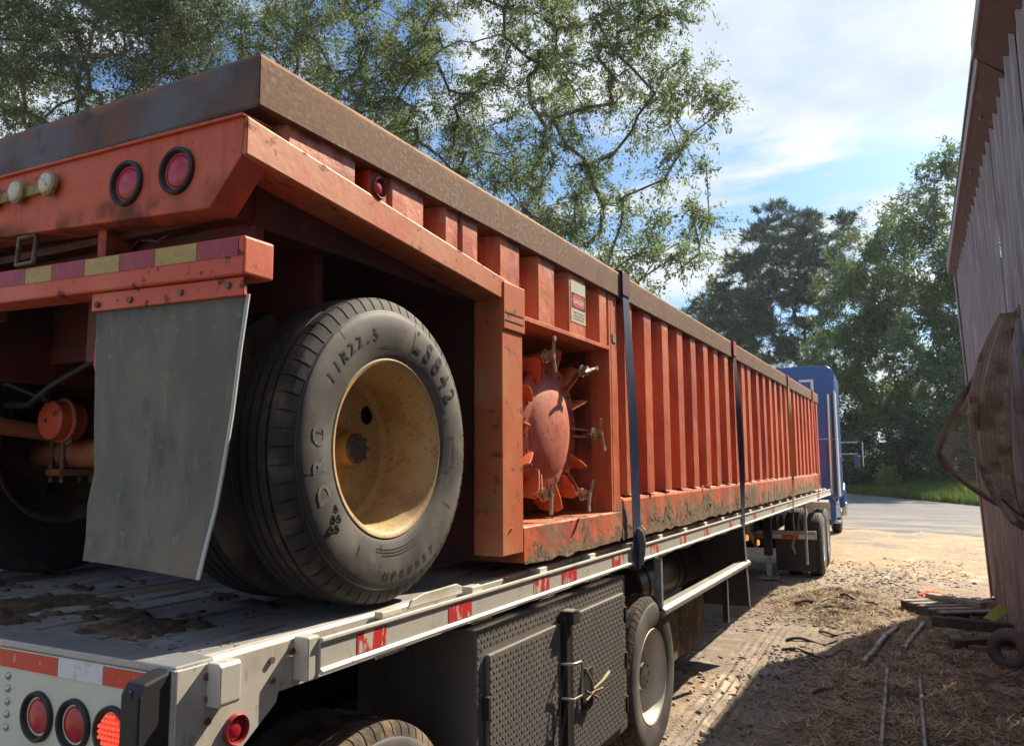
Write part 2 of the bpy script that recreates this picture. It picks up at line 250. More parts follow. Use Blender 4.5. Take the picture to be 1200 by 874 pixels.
def thing(name, label, cat, loc, group=None):
    o = bpy.data.objects.new(name, None); COL.objects.link(o); o.location = loc; o.empty_display_size = 0.1
    o['label'] = label; o['category'] = cat
    if group: o['group'] = group
    ORG[o.name] = Vector(loc); return o
def tag(o, label, cat, group=None, kind=None):
    o['label'] = label; o['category'] = cat
    if group: o['group'] = group
    if kind: o['kind'] = kind
    return o
def struct(o): o['kind'] = 'structure'; return o
def inst(o, d, parent=None):            # one more of a piece, sharing its mesh, moved by d
    c = o.copy(); COL.objects.link(c); c.parent = parent or o.parent
    c.location = o.location + Vector(d); ORG[c.name] = ORG[o.name]
    for ch in o.children:
        k = ch.copy(); COL.objects.link(k); k.parent = c; ORG[k.name] = ORG[ch.name]
    return c
def B(*a): return MB().box(*a)
def Cy(*a, **k): return MB().cyl(*a, **k)
def np_mesh(name, v, f):                # v (n,3), f (m,k)
    v = np.asarray(v, np.float32); f = np.asarray(f, np.int32); m, k = f.shape
    me = bpy.data.meshes.new(name); me.vertices.add(len(v)); me.vertices.foreach_set('co', v.ravel())
    me.loops.add(m * k); me.loops.foreach_set('vertex_index', f.ravel())
    me.polygons.add(m); me.polygons.foreach_set('loop_start', np.arange(0, m * k, k, dtype=np.int32))
    me.update(calc_edges=True); return me
def vnoise(x, y, seed=0):               # smooth value noise on arrays
    x = np.asarray(x, float); y = np.asarray(y, float); xi = np.floor(x).astype(np.int64); yi = np.floor(y).astype(np.int64); fx = x - xi; fy = y - yi
    fx = fx * fx * (3 - 2 * fx); fy = fy * fy * (3 - 2 * fy)
    def h(a, b):
        n = (a * 374761393 + b * 668265263 + seed * 1442695041) & 0x7fffffff; n = ((n ^ (n >> 13)) * 1274126177) & 0x7fffffff
        return ((n ^ (n >> 16)) & 0xffff) / 65535.0
    return (h(xi, yi) * (1 - fx) + h(xi + 1, yi) * fx) * (1 - fy) + (h(xi, yi + 1) * (1 - fx) + h(xi + 1, yi + 1) * fx) * fy
GLY = {}
def glyph(ch):                          # outline of one character as a mesh, 1 unit high, centred in x
    if ch not in GLY:
        cu = bpy.data.curves.new('glyph', 'FONT'); cu.body = ch; cu.size = 1.0; cu.align_x = 'CENTER'; cu.extrude = 0.0; cu.offset = 0.022; cu.resolution_u = 3
        o = bpy.data.objects.new('glyph', cu); COL.objects.link(o); dg = bpy.context.evaluated_depsgraph_get()
        me = bpy.data.meshes.new_from_object(o.evaluated_get(dg))
        v = [tuple(p.co) for p in me.vertices]; f = [tuple(p.vertices) for p in me.polygons]
        GLY[ch] = (v, f); bpy.data.objects.remove(o); bpy.data.curves.remove(cu); bpy.data.meshes.remove(me)
    return GLY[ch]
def arc_letters(parent, mat, txt, c, r, p0, p1, *a, **k):
    n = len(txt)
    for i, ch in enumerate(txt):
        p = p0 + (p1 - p0) * i / max(1, n - 1); m = MB(); arc_text(m, ch, c, r, p, p, *a, **k); m.build('letter', mat, parent)
def arc_text(mb, txt, c, r, phi0, phi1, h, xs, up_out=True, thick=1.0, narrow=1.0):   # letters round a wheel, seen from +X
    n = len(txt)
    for i, ch in enumerate(txt):
        if ch == ' ': continue
        ph = R(phi0 + (phi1 - phi0) * (i / (n - 1) if n > 1 else 0.5)); rad = Vector((0, math.sin(ph), math.cos(ph))); tan = Vector((0, math.cos(ph), -math.sin(ph)))
        if not up_out: tan = -tan; rad2 = -rad
        else: rad2 = rad
        v, f = glyph(ch); P = []
        for (a, b, _) in v:
            q = rad * r + tan * (a * h * narrow) + rad2 * ((b - 0.35) * h); rr = q.length
            P.append((c[0] + xs(rr), c[1] + q.y, c[2] + q.z))
        mb.add(P, f)
    return mb
# ---------------------------------------------------------------- wheels
TP = [(-0.035, 0.292), (-0.022, 0.305), (-0.012, 0.33), (-0.003, 0.375), (0.0, 0.415), (-0.004, 0.452), (-0.010, 0.470), (-0.0125, 0.474), (-0.016, 0.478), (-0.026, 0.502), (-0.034, 0.516),
      (-0.046, 0.525), (-0.075, 0.528), (-0.0755, 0.516), (-0.084, 0.516), (-0.0845, 0.530), (-0.112, 0.530), (-0.1125, 0.517), (-0.121, 0.517), (-0.1215, 0.530), (-0.150, 0.530), (-0.1505, 0.517), (-0.159, 0.517), (-0.1595, 0.530),
      (-0.188, 0.529), (-0.1885, 0.516), (-0.197, 0.516), (-0.1975, 0.528), (-0.226, 0.525), (-0.238, 0.516), (-0.246, 0.50), (-0.268, 0.43), (-0.27, 0.39), (-0.25, 0.30)]
def sidewall_x(r):
    q = sorted((b, a) for a, b in TP[:12]); return float(np.interp(r, [a for a, _ in q], [b for _, b in q]))
def tyre(parent, c, sgn=1, k=1.0, side=None, tread=None, detail=True, name='tyre'):
    """sidewall is the tyre's own mesh, tread its sub-part; sgn=-1 mirrors it"""
    side = side or rubber; tread = tread or tread_m
    jj = [0]
    def fn_(i, j, x, r):
        if detail and i % 4 >= 2 and 9 <= jj[0] + j <= 11: r -= 0.007; x -= 0.003
        return sgn * x * k, r * k
    n = 48; ang = [R(6 * q + e) for q in range(60) for e in (0, 5.15, 5.3, 5.85)] if detail else None
    s = MB().lathe(TP[:9], c, n, fn_, ang=ang); jj[0] = 28; s.lathe(TP[28:], c, n, fn_, ang=ang)
    jj[0] = 8; t = MB().lathe(TP[8:29], c, n, fn_, ang=ang)
    return s, t
def rim_profile(depth=0.19, r=0.297):
    return [(-0.030, 0.292), (-0.026, r + 0.012), (-0.020, r + 0.014), (-0.016, r + 0.010), (-0.018, r), (-0.028, r - 0.010), (-0.05, r - 0.016), (-0.07, r - 0.026), (-0.11, r - 0.030), (-depth + 0.02, r - 0.034), (-depth, r - 0.05)]
def disc_mesh(mb, c, x, ro, holes, th=0.012, n=40):
    bm = bmesh.new(); ed = []
    def loop(cy, cz, r, m):
        vs = [bm.verts.new((c[0] + x, c[1] + cy + r * math.sin(2 * math.pi * i / m), c[2] + cz + r * math.cos(2 * math.pi * i / m))) for i in range(m)]
        for i in range(m): ed.append(bm.edges.new((vs[i], vs[(i + 1) % m])))
    loop(0, 0, ro, n)
    for (cy, cz, r) in holes: loop(cy, cz, r, 20)
    bmesh.ops.triangle_fill(bm, use_beauty=True, use_dissolve=False, edges=ed)
    bm.verts.index_update(); mb.add([v.co for v in bm.verts], [tuple(v.index for v in f.verts) for f in bm.faces]); bm.free()
def wheel(parent, c, face_x, sgn=1, k=1.0, rim=None, side=None, tread=None, dish=0.19, detail=True, hub=True, hubm=None, hub_out=0.06, hole_phi=20, label=None, holes=None, hub_r=0.075):
    """a wheel as parts of a vehicle: wheel (the rim) > tyre, tread, hub, hub_cap"""
    C0 = Vector((face_x, c[1], c[2]))
    def fx(pr): return [(sgn * a * k, b * k) for a, b in pr]
    m = MB().lathe(fx(rim_profile(dish)), C0, 64)
    holes = holes or [((0.175 * math.sin(R(hole_phi + 72 * i))) * k, (0.175 * math.cos(R(hole_phi + 72 * i))) * k, 0.031 * k) for i in range(5)]
    disc_mesh(m, C0, -sgn * dish * k, 0.247 * k, holes)
    m.lathe(fx([(-dish - 0.012, 0.246), (-0.235, 0.27), (-0.262, 0.30)]), C0, 48)
    w = m.build('wheel', rim or rim_m, parent, smooth=35, label=label)
    s, t = tyre(w, C0, sgn, k, side, tread, detail)
    s.build('tyre', side or rubber, w, smooth=32); t.build('tread', tread or tread_m, w, smooth=28)
    if hub:
        h = MB(); x1 = face_x - sgn * dish * k; h.lathe([(0, hub_r * 1.25), (sgn * 0.02, hub_r * 1.2), (sgn * 0.025, hub_r), (sgn * (hub_out + 0.02), hub_r * 0.97), (sgn * (hub_out + 0.028), hub_r * 0.9)], (x1, c[1], c[2]), 32)
        h.build('hub', hubm or hub_tan, w, smooth=35)
        q = MB().lathe([(sgn * (hub_out + 0.026), hub_r * 0.92), (sgn * (hub_out + 0.036), hub_r * 0.86), (sgn * (hub_out + 0.041), hub_r * 0.4), (sgn * (hub_out + 0.043), 0.004)], (x1, c[1], c[2]), 24)
        for i in range(8):
            a = 2 * math.pi * i / 8; q.cyl((x1 + sgn * (hub_out + 0.03), c[1] + hub_r * .78 * math.sin(a), c[2] + hub_r * .78 * math.cos(a)), (x1 + sgn * (hub_out + 0.046), c[1] + hub_r * .78 * math.sin(a), c[2] + hub_r * .78 * math.cos(a)), 0.008, n=6)
        q.build('hub_cap', dark_cap, w, smooth=35)
    return w
def lamp(parent, c, d, r, lens, ring, name='tail_light', flat=True):
    """round lamp: bezel ring is the part, lens its sub-part; d = unit normal as 'x' or '-y'"""
    if d == 'x': T = lambda a, b, e: (c[0] + a, c[1] + b, c[2] + e)
    else: T = lambda a, b, e: (c[0] + b, c[1] - a, c[2] + e)
    def L(prof, n=36):
        m = len(prof); v = []; f = []
        for i in range(n):
            t = 2 * math.pi * i / n
            for (a, q) in prof: v.append(T(a, q * math.sin(t), q * math.cos(t)))
        for i in range(n):
            for j in range(m - 1): f.append((i * m + j, i * m + j + 1, ((i + 1) % n) * m + j + 1, ((i + 1) % n) * m + j))
        return MB().add(v, f)
    o = L([(0.0, r * 1.0), (0.010, r * 0.99), (0.014, r * 0.92), (0.012, r * 0.84), (0.0, r * 0.76), (-0.012, r * 0.74)]).build(name, ring, parent, smooth=40)
    L([(-0.010, r * 0.745), (-0.002, r * 0.73), (0.004, r * 0.6), (0.007, r * 0.35), (0.008, 0.001)]).build('lens', lens, o, smooth=60)
    return o
# ---------------------------------------------------------------- flatbed trailer (the carrier)
T = thing('flatbed_trailer', 'long white flatbed trailer with toolbox, carrying the red container trailer on its deck', 'trailer', (-2.91, 8.5, 0.03))
DZ = 1.39
pl = B(-1.819, -1.685, 1.502, 15.5, 1.345, DZ).build('plank', plank_m, T, bevel=0.005)
for i in range(1, 17): inst(pl, (-0.1465 * i, 0, rnd.uniform(-0.004, 0.003)))
B(-4.18, -1.641, 1.378, 1.498, 1.372, DZ + 0.003).build('tail_edge', grey_alu, T, bevel=0.004)
tp = B(-4.18, -1.668, 1.377, 1.392, 0.93, 1.371).build('tail_panel', white_paint, T, bevel=0.003)
B(-1.667, -1.640, 1.374, 1.40, 0.93, 1.386).build('corner_post', white_alu, T, bevel=0.004)
for (x0, x1, m_, n_) in ((-2.60, -2.087, tape_red, 'red_tape'), (-2.085, -1.902, tape_white, 'white_tape'), (-1.900, -1.715, tape_red, 'red_tape'), (-2.78, -2.602, tape_white, 'white_tape'), (-3.3, -2.782, tape_red, 'red_tape')):
    B(x0, x1, 1.3735, 1.3768, 1.322, 1.368).build(n_, m_, T)
rv = MB().lathe([(0, .011), (.004, .010), (.008, .005), (.009, .0005)], (0, 0, 0), 12)
rv.v = [(p[1] - 2.305, 1.377 - p[0], p[2] + 1.298) for p in rv.v]; rv = rv.build('rivet', steel_m, T, smooth=60)
for i in range(1, 5): inst(rv, (0.001 * i, 0, -0.034 * i))
for x in (-2.163, -2.008): lamp(T, (x, 1.377, 1.209), '-y', 0.066, red_lens, black_rubber)
ll = lamp(T, (-1.857, 1.377, 1.211), '-y', 0.066, led_red, black_rubber)
q = MB()
for i in range(-3, 4):
    for j in range(-3, 4):
        if i * i + j * j < 11: q.lathe([(0, .0062), (.004, .004), (.005, .0003)], (0, 0, 0), 6); q.v[-18:] = [(p[1] - 1.857 + i * .0135, 1.370 - p[0], p[2] + 1.211 + j * .0135) for p in q.v[-18:]]
q.build('led_dots', M('bright_led_dots', (1.0, 0.12, 0.06), 0.3, emit=0.35), ll)
for x in (-3.65, -3.81): lamp(T, (x, 1.377, 1.209), '-y', 0.066, red_lens, black_rubber)
MB().prism([(1.376, .90), (1.285, .90), (1.285, 1.345), (1.300, 1.37), (1.376, 1.386)], 'x', -1.712, -1.648).build('dock_bumper', black_rubber, T, bevel=0.006)
Cy((-1.682, 1.2835, 1.345), (-1.682, 1.30, 1.345), 0.012).build('bumper_bolt', black_m, T)
B(-1.74, -1.6402, 1.40, 1.42, 0.93, 1.25).build('tail_frame', black_steel, T)
# side rail, rub rail, pockets
MB().prism([(-1.70, 1.25), (-1.641, 1.25), (-1.641, 1.384), (-1.647, 1.392), (-1.682, 1.392), (-1.682, 1.38), (-1.70, 1.38)], 'y', 1.402, 15.55).build('side_rail', white_alu, T)
MB().prism([(-1.588, 1.292), (-1.588, 1.282), (-1.570, 1.279), (-1.568, 1.290), (-1.578, 1.297), (-1.578, 1.366), (-1.569, 1.372), (-1.571, 1.383), (-1.588, 1.381)], 'y', 1.828, 15.6).build('rub_rail', white_alu, T, bevel=0.002)
for i, (y0, y1) in enumerate([(1.994, 2.142), (2.52, 2.686), (3.232, 3.394), (3.54, 3.718), (4.23, 4.412), (4.924, 5.087), (5.6, 5.76), (6.3, 6.46), (7.2, 7.36), (8.3, 8.46), (9.4, 9.56), (10.6, 10.76)]):
    B(-1.5785, -1.5762, y0, y1, 1.302, 1.362).build('worn_tape', tape_worn, T)
MB().prism([(1.379, 1.384), (1.762, 1.384), (1.735, 1.30), (1.716, 1.226), (1.60, 1.147), (1.40, .93), (1.379, .93)], 'x', -1.6405, -1.634).build('gusset_plate', white_alu, T, bevel=0.002)
sp = MB().prism([(-1.634, 1.279), (-1.592, 1.279), (-1.584, 1.287), (-1.584, 1.378), (-1.592, 1.386), (-1.634, 1.386)], 'y', 1.467, 1.536).build('stake_pocket', white_alu, T, bevel=0.004)
B(-1.640, -1.584, 1.782, 1.832, 1.268, 1.390).build('stake_pocket', white_alu, T, bevel=0.005)
pk = B(-1.640, -1.589, 2.71, 2.79, 1.272, 1.402).build('stake_pocket', white_alu, T, bevel=0.004)
for i in range(1, 21): inst(pk, (0, 0.61 * i, 0))
hk = MB().tube([(-1.60, 2.12, 1.283), (-1.60, 2.12, 1.262), (-1.60, 2.27, 1.262), (-1.60, 2.27, 1.283)], 0.006, 6).build('rope_hook', white_alu, T, smooth=40)
for i in range(1, 16): inst(hk, (0, 0.61 * i, 0))
MB().prism([(2.30, 1.385), (2.325, 1.412), (2.40, 1.424), (2.62, 1.427), (2.655, 1.415), (2.66, 1.385)], 'x', -1.612, -1.602).build('guard_plate', white_alu, T, bevel=0.003)
B(-1.634, -1.60, 2.15, 2.26, 1.376, 1.398).build('guard_bracket', white_alu, T, bevel=0.003)
bo = Cy((-1.634, 1.468, 1.352), (-1.626, 1.468, 1.352), 0.0095, n=8).build('bolt', old_steel, T)
for d in ((0, .003, -.055), (0, .006, -.109), (0, .222, -.008), (0, .226, -.063), (0, -.004, -.18), (0, 0.30, 0.0)): inst(bo, d)
lamp(T, (-1.632, 1.566, 1.198), 'x', 0.040, red_lens, M('red_lamp_ring', (0.30, 0.02, 0.025), 0.35), name='side_marker')
# under frame
for x in (-2.46, -3.36):
    MB().prism([(x - .07, .80), (x + .07, .80), (x + .07, .82), (x + .01, .83), (x + .01, 1.31), (x + .07, 1.32), (x + .07, 1.34), (x - .07, 1.34), (x - .07, 1.32), (x - .01, 1.31), (x - .01, .83), (x - .07, .82)], 'y', 1.5, 15.4).build('frame_beam', black_steel, T)
cm = B(-4.12, -1.70, 1.9, 1.96, 1.24, 1.343).build('cross_member', black_steel, T)
for i in range(1, 17): inst(cm, (0, 0.8 * i, 0))
B(-4.15, -4.12, 1.45, 15.5, 1.25, 1.39).build('far_side_rail', white_alu, T)
for y in (2.18, 5.03):
    Cy((-4.05, y, .53), (-1.75, y, .53), 0.065, n=14).build('axle', black_steel, T, smooth=40)
wheel(T, (0, 5.03, .53), -1.60, 1, .943, rim=rim_white, side=rubber, tread=muddy_tread, dish=0.17, hubm=rim_white, hub_out=0.05, hub_r=.09)
wheel(T, (0, 2.18, .53), -1.62, 1, .943, rim=rim_white, side=rubber, tread=muddy_tread, dish=0.17, hubm=rim_white, hub_out=0.05, hub_r=.09)
for y in (2.18, 5.03):
    for x, sg in ((-1.93, -1), (-4.20, -1), (-3.87, 1)):
        wheel(T, (0, y, .53), x if x != -1.93 else -2.20, sg, .943, rim=rim_white, detail=False, hub=False)
# toolbox
X0, Y0, Y1, Z0, Z1 = -1.60, 2.76, 4.49, 0.372, 1.228
tb = B(-2.18, X0, Y0, Y1, Z0, Z1).build('toolbox', box_m, T, bevel=0.006)
for (a, b, z0, z1) in ((2.825, 3.52, .42, 1.125), (3.655, 4.405, .42, 1.14)):
    B(X0 + .001, X0 + .022, a, b, z0, z1).build('door', box_m, tb, bevel=0.006)
q = MB()
def tread_bar(y, z, x, s):
    ca, sa = math.cos(R(52 * s)), math.sin(R(52 * s)); L_, W_ = 0.0110, 0.0036
    P = [(-L_, 0), (0, -W_), (L_, 0), (0, W_)]; top = [(-L_ * .45, 0), (0, -W_ * .3), (L_ * .45, 0), (0, W_ * .3)]
    q.add([(x, y + a * ca - b * sa, z + a * sa + b * ca) for a, b in P] + [(x + .0022, y + a * ca - b * sa, z + a * sa + b * ca) for a, b in top],
          [(0, 1, 5, 4), (1, 2, 6, 5), (2, 3, 7, 6), (3, 0, 4, 7), (4, 5, 6, 7)])
pit = 0.0245
for (a, b, z0, z1, x) in ((2.835, 3.51, .43, 1.115, X0 + .0222), (3.665, 4.395, .43, 1.13, X0 + .0222), (2.775, 4.475, 1.150, 1.218, X0 + .0002), (2.772, 2.80, .38, 1.14, X0 + .0002), (4.425, 4.475, .38, 1.14, X0 + .0002)):
    ny, nz = int((b - a) / pit), int((z1 - z0) / pit)
    for i in range(ny + 1):
        for j in range(nz + 1): tread_bar(a + pit * i + .004, z0 + pit * j + .006, x, 1 if (i + j) % 2 else -1)
q.build('plate_treads', box_bump, tb, kind='stuff')
B(X0 + .002, X0 + .045, 3.535, 3.585, .40, 1.16).build('lock_bar', black_steel, tb, bevel=.005)
B(X0 + .002, X0 + .035, 3.605, 3.640, .40, 1.165).build('lock_bar', black_steel, tb, bevel=.005)
B(X0 + .002, X0 + .075, 3.545, 3.635, 1.115, 1.175).build('lock_clasp', black_steel, tb, bevel=.006)
B(X0 + .02, X0 + .078, 3.535, 3.60, 1.176, 1.182).build('clasp_plate', steel_m, tb)
MB().tube([(X0 + .02, 3.515, .94), (X0 + .085, 3.52, .945), (X0 + .09, 3.60, .94), (X0 + .09, 3.612, .92), (X0 + .09, 3.612, .80), (X0 + .09, 3.60, .785), (X0 + .085, 3.52, .785), (X0 + .02, 3.515, .785)], .0065, 8).build('pull_handle', steel_m, tb, smooth=50)
MB().tube([(X0 + .045, 3.515, .93), (X0 + .05, 3.47, .85), (X0 + .045, 3.42, .74), (X0 + .04, 3.385, .64), (X0 + .04, 3.39, .55), (X0 + .04, 3.42, .52), (X0 + .045, 3.455, .60), (X0 + .05, 3.50, .74), (X0 + .06, 3.52, .785)], .004, 6).build('lock_cable', black_rubber, tb, smooth=50)
B(X0 + .022, X0 + .030, 3.76, 3.90, .66, .85).build('latch_plate', black_steel, tb, bevel=.004)
q = MB().tube([(X0 + .03, 3.79, .86), (X0 + .06, 3.80, .80), (X0 + .06, 3.81, .755)], .008, 8).tube([(X0 + .055, 3.74, .72), (X0 + .062, 3.83, .745), (X0 + .066, 3.93, .735)], .0075, 8).tube([(X0 + .055, 3.74, .765), (X0 + .06, 3.85, .715), (X0 + .06, 3.88, .70)], .007, 8)
q.build('latch_handle', old_steel, tb, smooth=50)
MB().tube([(X0 + .06, 3.83, .755), (X0 + .07, 3.94, .775), (X0 + .07, 4.02, .795)], [.006, .010, .012], 8)  .build('latch_tag', brass_m, tb, smooth=50)
h_ = B(X0 + .004, X0 + .030, 4.408, 4.432, .97, 1.06).build('hinge', black_steel, tb, bevel=.004)
inst(h_, (0, 0, -.25)); inst(h_, (0, 0, -.49)); inst(h_, (0, -1.606, -.09)); inst(h_, (0, -1.606, -.43))
# side guard, splash panel, tanks
B(-1.64, -1.59, 5.17, 5.21, .93, 1.25).build('guard_post', grey_alu, T, bevel=.003)
MB().prism([(-1.66, .862), (-1.60, .862), (-1.572, .885), (-1.572, .912), (-1.60, .932), (-1.66, .932)], 'y', 5.19, 8.06).build('guard_rail', M('dusty_grey_rail', (.25, .235, .215), .6, .2, layers=[dict(c=(.34, .30, .25), s=5, lo=.45, hi=.65, a=.8), dict(c=(.10, .08, .06), s=14, lo=.55, hi=.7, a=.7)]), T, bevel=.003)
B(-1.64, -1.60, 7.10, 7.16, .50, .861).build('guard_post', black_steel, T)
B(-1.598, -1.592, 7.10, 7.125, .50, .861).build('guard_post_edge', grey_alu, T)
MB().hexa([(-2.25, 8.02, .49), (-1.60, 8.02, .49), (-1.60, 8.04, .49), (-2.25, 8.04, .49), (-2.25, 7.86, 1.25), (-1.60, 7.86, 1.25), (-1.60, 7.88, 1.25), (-2.25, 7.88, 1.25)]).build('splash_flap', black_rubber, T)
MB().hexa([(-1.596, 8.015, .49), (-1.588, 8.015, .49), (-1.588, 8.045, .49), (-1.596, 8.045, .49), (-1.596, 7.855, 1.25), (-1.588, 7.855, 1.25), (-1.588, 7.885, 1.25), (-1.596, 7.885, 1.25)]).build('flap_edge', grey_alu, T)
for (y0, y1) in ((5.9, 6.9), (6.93, 7.75)):
    B(-2.02, -1.97, y0, y1, .22, .66).build('splash_panel', M('mud_splashed_board', (.10, .075, .05), .9, layers=[dict(c=(.27, .19, .11), s=4, lo=.42, hi=.62, a=.9), dict(c=(.02, .018, .016), s=6, st=SV, lo=.5, hi=.7, a=.9), dict(c=(.55, .50, .42), s=22, lo=.66, hi=.70, a=.8)], bump=[(40, S1, .5, .01)]), T, bevel=.004)
B(-2.55, -2.03, 5.9, 7.75, .20, .26).build('splash_shelf', black_steel, T)
for (y0, y1) in ((6.0, 7.25), (7.35, 8.6)):
    tk = MB().cyl((-2.2, y0, .90), (-2.2, y1, .90), .20, n=32).build('air_tank', M('black_tank_paint', (.03, .031, .034), .38, layers=[dict(c=(.16, .13, .10), s=5, lo=.54, hi=.74, a=.6)]), T, smooth=40, bevel=.02)
    for y in (y0 + .2, y1 - .2): Cy((-2.2, y, .90), (-2.2, y + .03, .90), .205, n=32).build('tank_strap', black_steel, tk, smooth=40)
for (x, y, z) in ((-1.72, 8.62, 1.09), (-1.78, 9.55, .955)):
    a_ = Cy((x - .03, y, z), (x, y, z), .045, n=16).build('marker_lamp', black_rubber, T, smooth=40)
    Cy((x, y - .004, z), (x + .02, y - .004, z), .034, .028, n=16).build('lens', amber_m, a_, smooth=40)
    MB().tube([(x - .02, y, z + .03), (x - .03, y + .02, z + .12), (x - .05, y, 1.245)], .008, 6).build('lamp_cable', black_rubber, T, smooth=50)
MB().tube([(-1.9, 9.4, 1.25), (-2.05, 10.4, 1.0), (-2.1, 11.2, .75)], .03, 8).build('brace', M('rusty_brace', (.16, .09, .055), .8), T)
for x in (-2.28, -3.5):
    lg = B(x - .06, x + .06, 13.05, 13.17, .42, 1.24).build('landing_leg', black_steel, T, bevel=.006)
    B(x - .035, x + .035, 13.075, 13.145, .10, .43).build('leg_tube', grey_alu, lg); B(x - .14, x + .14, 12.98, 13.24, .065, .095).build('leg_foot', grey_alu, lg, bevel=.005)
B(x, -2.28, 13.09, 13.13, .8, .85).build('leg_brace', black_steel, T)
B(-1.66, -1.63, 12.62, 12.65, .36, 1.25).build('guard_post', grey_alu, T)
# dirt lying on the deck
def clods(name, spots, mat, parent, n, seed, smin, smax, surf=lambda x, y: DZ):
    g = np.random.default_rng(seed); V = []; F = []; k = 0
    base = np.array([(1, 0, 0), (0, 1, 0), (-1, 0, 0), (0, -1, 0), (0, 0, 1), (.7, .7, .45), (-.7, .6, .5), (.6, -.7, .4), (-.6, -.7, .5)])
    fc = [(0, 5, 4), (5, 1, 4), (1, 6, 4), (6, 2, 4), (2, 8, 4), (8, 3, 4), (3, 7, 4), (7, 0, 4), (0, 1, 5), (1, 2, 6), (2, 3, 8), (3, 0, 7)]
    for _ in range(n):
        cx_, cy_, sx, sy = spots[g.integers(len(spots))]
        x = cx_ + g.normal() * sx; y = cy_ + g.normal() * sy; s = smin + (smax - smin) * g.random() ** 3
        b = base * (1 + .35 * g.normal(size=(9, 1))) * np.array([s * g.uniform(.8, 1.6), s * g.uniform(.8, 1.6), s * g.uniform(.22, .6)])
        a = g.random() * 6.28; c, s_ = math.cos(a), math.sin(a); b = np.stack([b[:, 0] * c - b[:, 1] * s_, b[:, 0] * s_ + b[:, 1] * c, np.maximum(b[:, 2], 0)], 1) + (x, y, surf(x, y))
        V.append(b); F += [tuple(i + k for i in f) for f in fc]; k += 9
    org = ORG[parent.name] if parent else Vector()
    me = np_mesh(name, np.concatenate(V) - np.array(org), np.array(F)); return fin(name, me, mat, parent, kind='stuff', org=org)
dx_ = np.arange(-3.6, -1.70, .010); dy_ = np.arange(1.40, 2.35, .009); DX, DY = np.meshgrid(dx_, dy_)
hm = .50 * vnoise(DX * 4.2, DY * 9, 91) + .30 * vnoise(DX * 12, DY * 22, 92) + .20 * vnoise(DX * 34, DY * 48, 93) + .10 * np.exp(-((DY - 1.66 - .12 * (-1.9 - DX)) / .12) ** 2) - .16 * np.clip((DX + 1.92) / .12, 0, 1)
hh = (hm - .615) * .12; hh = np.where(hh > 0, np.minimum(hh, .011) * (.6 + .8 * vnoise(DX * 60, DY * 60, 94)), -.01)
ix = np.arange(DX.size).reshape(DX.shape); Q_ = np.stack([ix[:-1, :-1], ix[:-1, 1:], ix[1:, 1:], ix[1:, :-1]], -1).reshape(-1, 4); Q_ = Q_[(hh.ravel()[Q_] > 0).any(1)]
us, inv = np.unique(Q_, return_inverse=True); Vd = np.stack([DX.ravel(), DY.ravel(), DZ + .001 + hh.ravel()], 1)[us] - np.array(ORG[T.name])
fin('deck_mud', np_mesh('deck_mud', Vd, inv.reshape(-1, 4)), mulch_m, T, smooth=70, kind='stuff', org=ORG[T.name])
clods('deck_litter', [(-2.1, 1.60, .25, .07), (-1.75, 1.6, .05, .15), (-2.4, 1.85, .3, .15), (-1.72, 2.9, .04, .3), (-2.0, 2.0, .2, .15)], mud_m, T, 260, 4, .002, .009)
# ---------------------------------------------------------------- red container trailer riding on the flatbed
K = thing('container_trailer', 'faded red ribbed container trailer with rusty top rim, loaded on the white flatbed', 'trailer', (-2.82, 8.0, 1.395))
XO, XI, XF = -1.600, -1.685, -4.04
q = MB().prism([(-1.70, 2.874), (-1.588, 2.868), (-1.583, 2.874), (-1.583, 3.012), (-1.590, 3.026), (-1.604, 3.031), (-1.70, 3.031)], 'y', 1.0, 14.42); q.v = [(p[0], 1.5313 + (-1.583 - p[0]) if p[1] == 1.0 else p[1], p[2]) for p in q.v]; q.build('top_rim', rust_beam, K, bevel=.003)
q = MB().prism([(1.648, 2.874), (1.536, 2.868), (1.531, 2.878), (1.531, 3.012), (1.538, 3.026), (1.552, 3.031), (1.648, 3.031)], 'x', XF, 0.0); q.v = [(-1.5833 - (p[1] - 1.531) if p[0] == 0.0 else p[0], p[1], p[2]) for p in q.v]; q.build('rear_rim', rust_rear, K, bevel=.003)
B(XF, XF + .12, 1.71, 14.42, 2.87, 3.03).build('far_rim', rust_beam, K)
B(XF + .12, -1.70, 14.30, 14.42, 2.87, 3.03).build('front_rim', rust_beam, K)
# walls
MB().prism([(1.66, 2.73), (3.178, 2.61), (3.178, 2.90), (1.66, 2.90)], 'x', -1.72, XI).build('wall_panel', red_side, K)
B(-1.72, XI, 3.179, 4.299, 2.552, 2.90).build('wall_panel', red_side, K)
B(-1.72, XI, 4.302, 14.36, 1.60, 2.90).build('wall_panel', red_side, K)
B(XF, XF + .05, 1.66, 14.36, 1.46, 2.90).build('far_wall', red_side, K)
B(XF + .05, -1.72, 14.30, 14.36, 1.46, 2.87).build('front_wall', red_side, K)
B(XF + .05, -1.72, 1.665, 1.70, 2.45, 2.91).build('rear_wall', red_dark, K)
B(XF + .06, -1.73, 3.05, 14.29, 2.60, 2.64).build('load_floor', mud_m, K)
for (x0, x1) in ((-3.2, -2.95), (-2.605, -2.34), (-2.22, -2.085), (-2.065, -1.80)):
    MB().hexa([(x0, 1.60, 2.80), (x1, 1.60, 2.80), (x1 + .02, 1.664, 2.80), (x0 - .02, 1.664, 2.80), (x0, 1.60, 2.899), (x1, 1.60, 2.899), (x1 + .02, 1.664, 2.899), (x0 - .02, 1.664, 2.899)]).build('rear_rib', orange_worn if x0 != -2.065 else red_paint, K, bevel=.004)
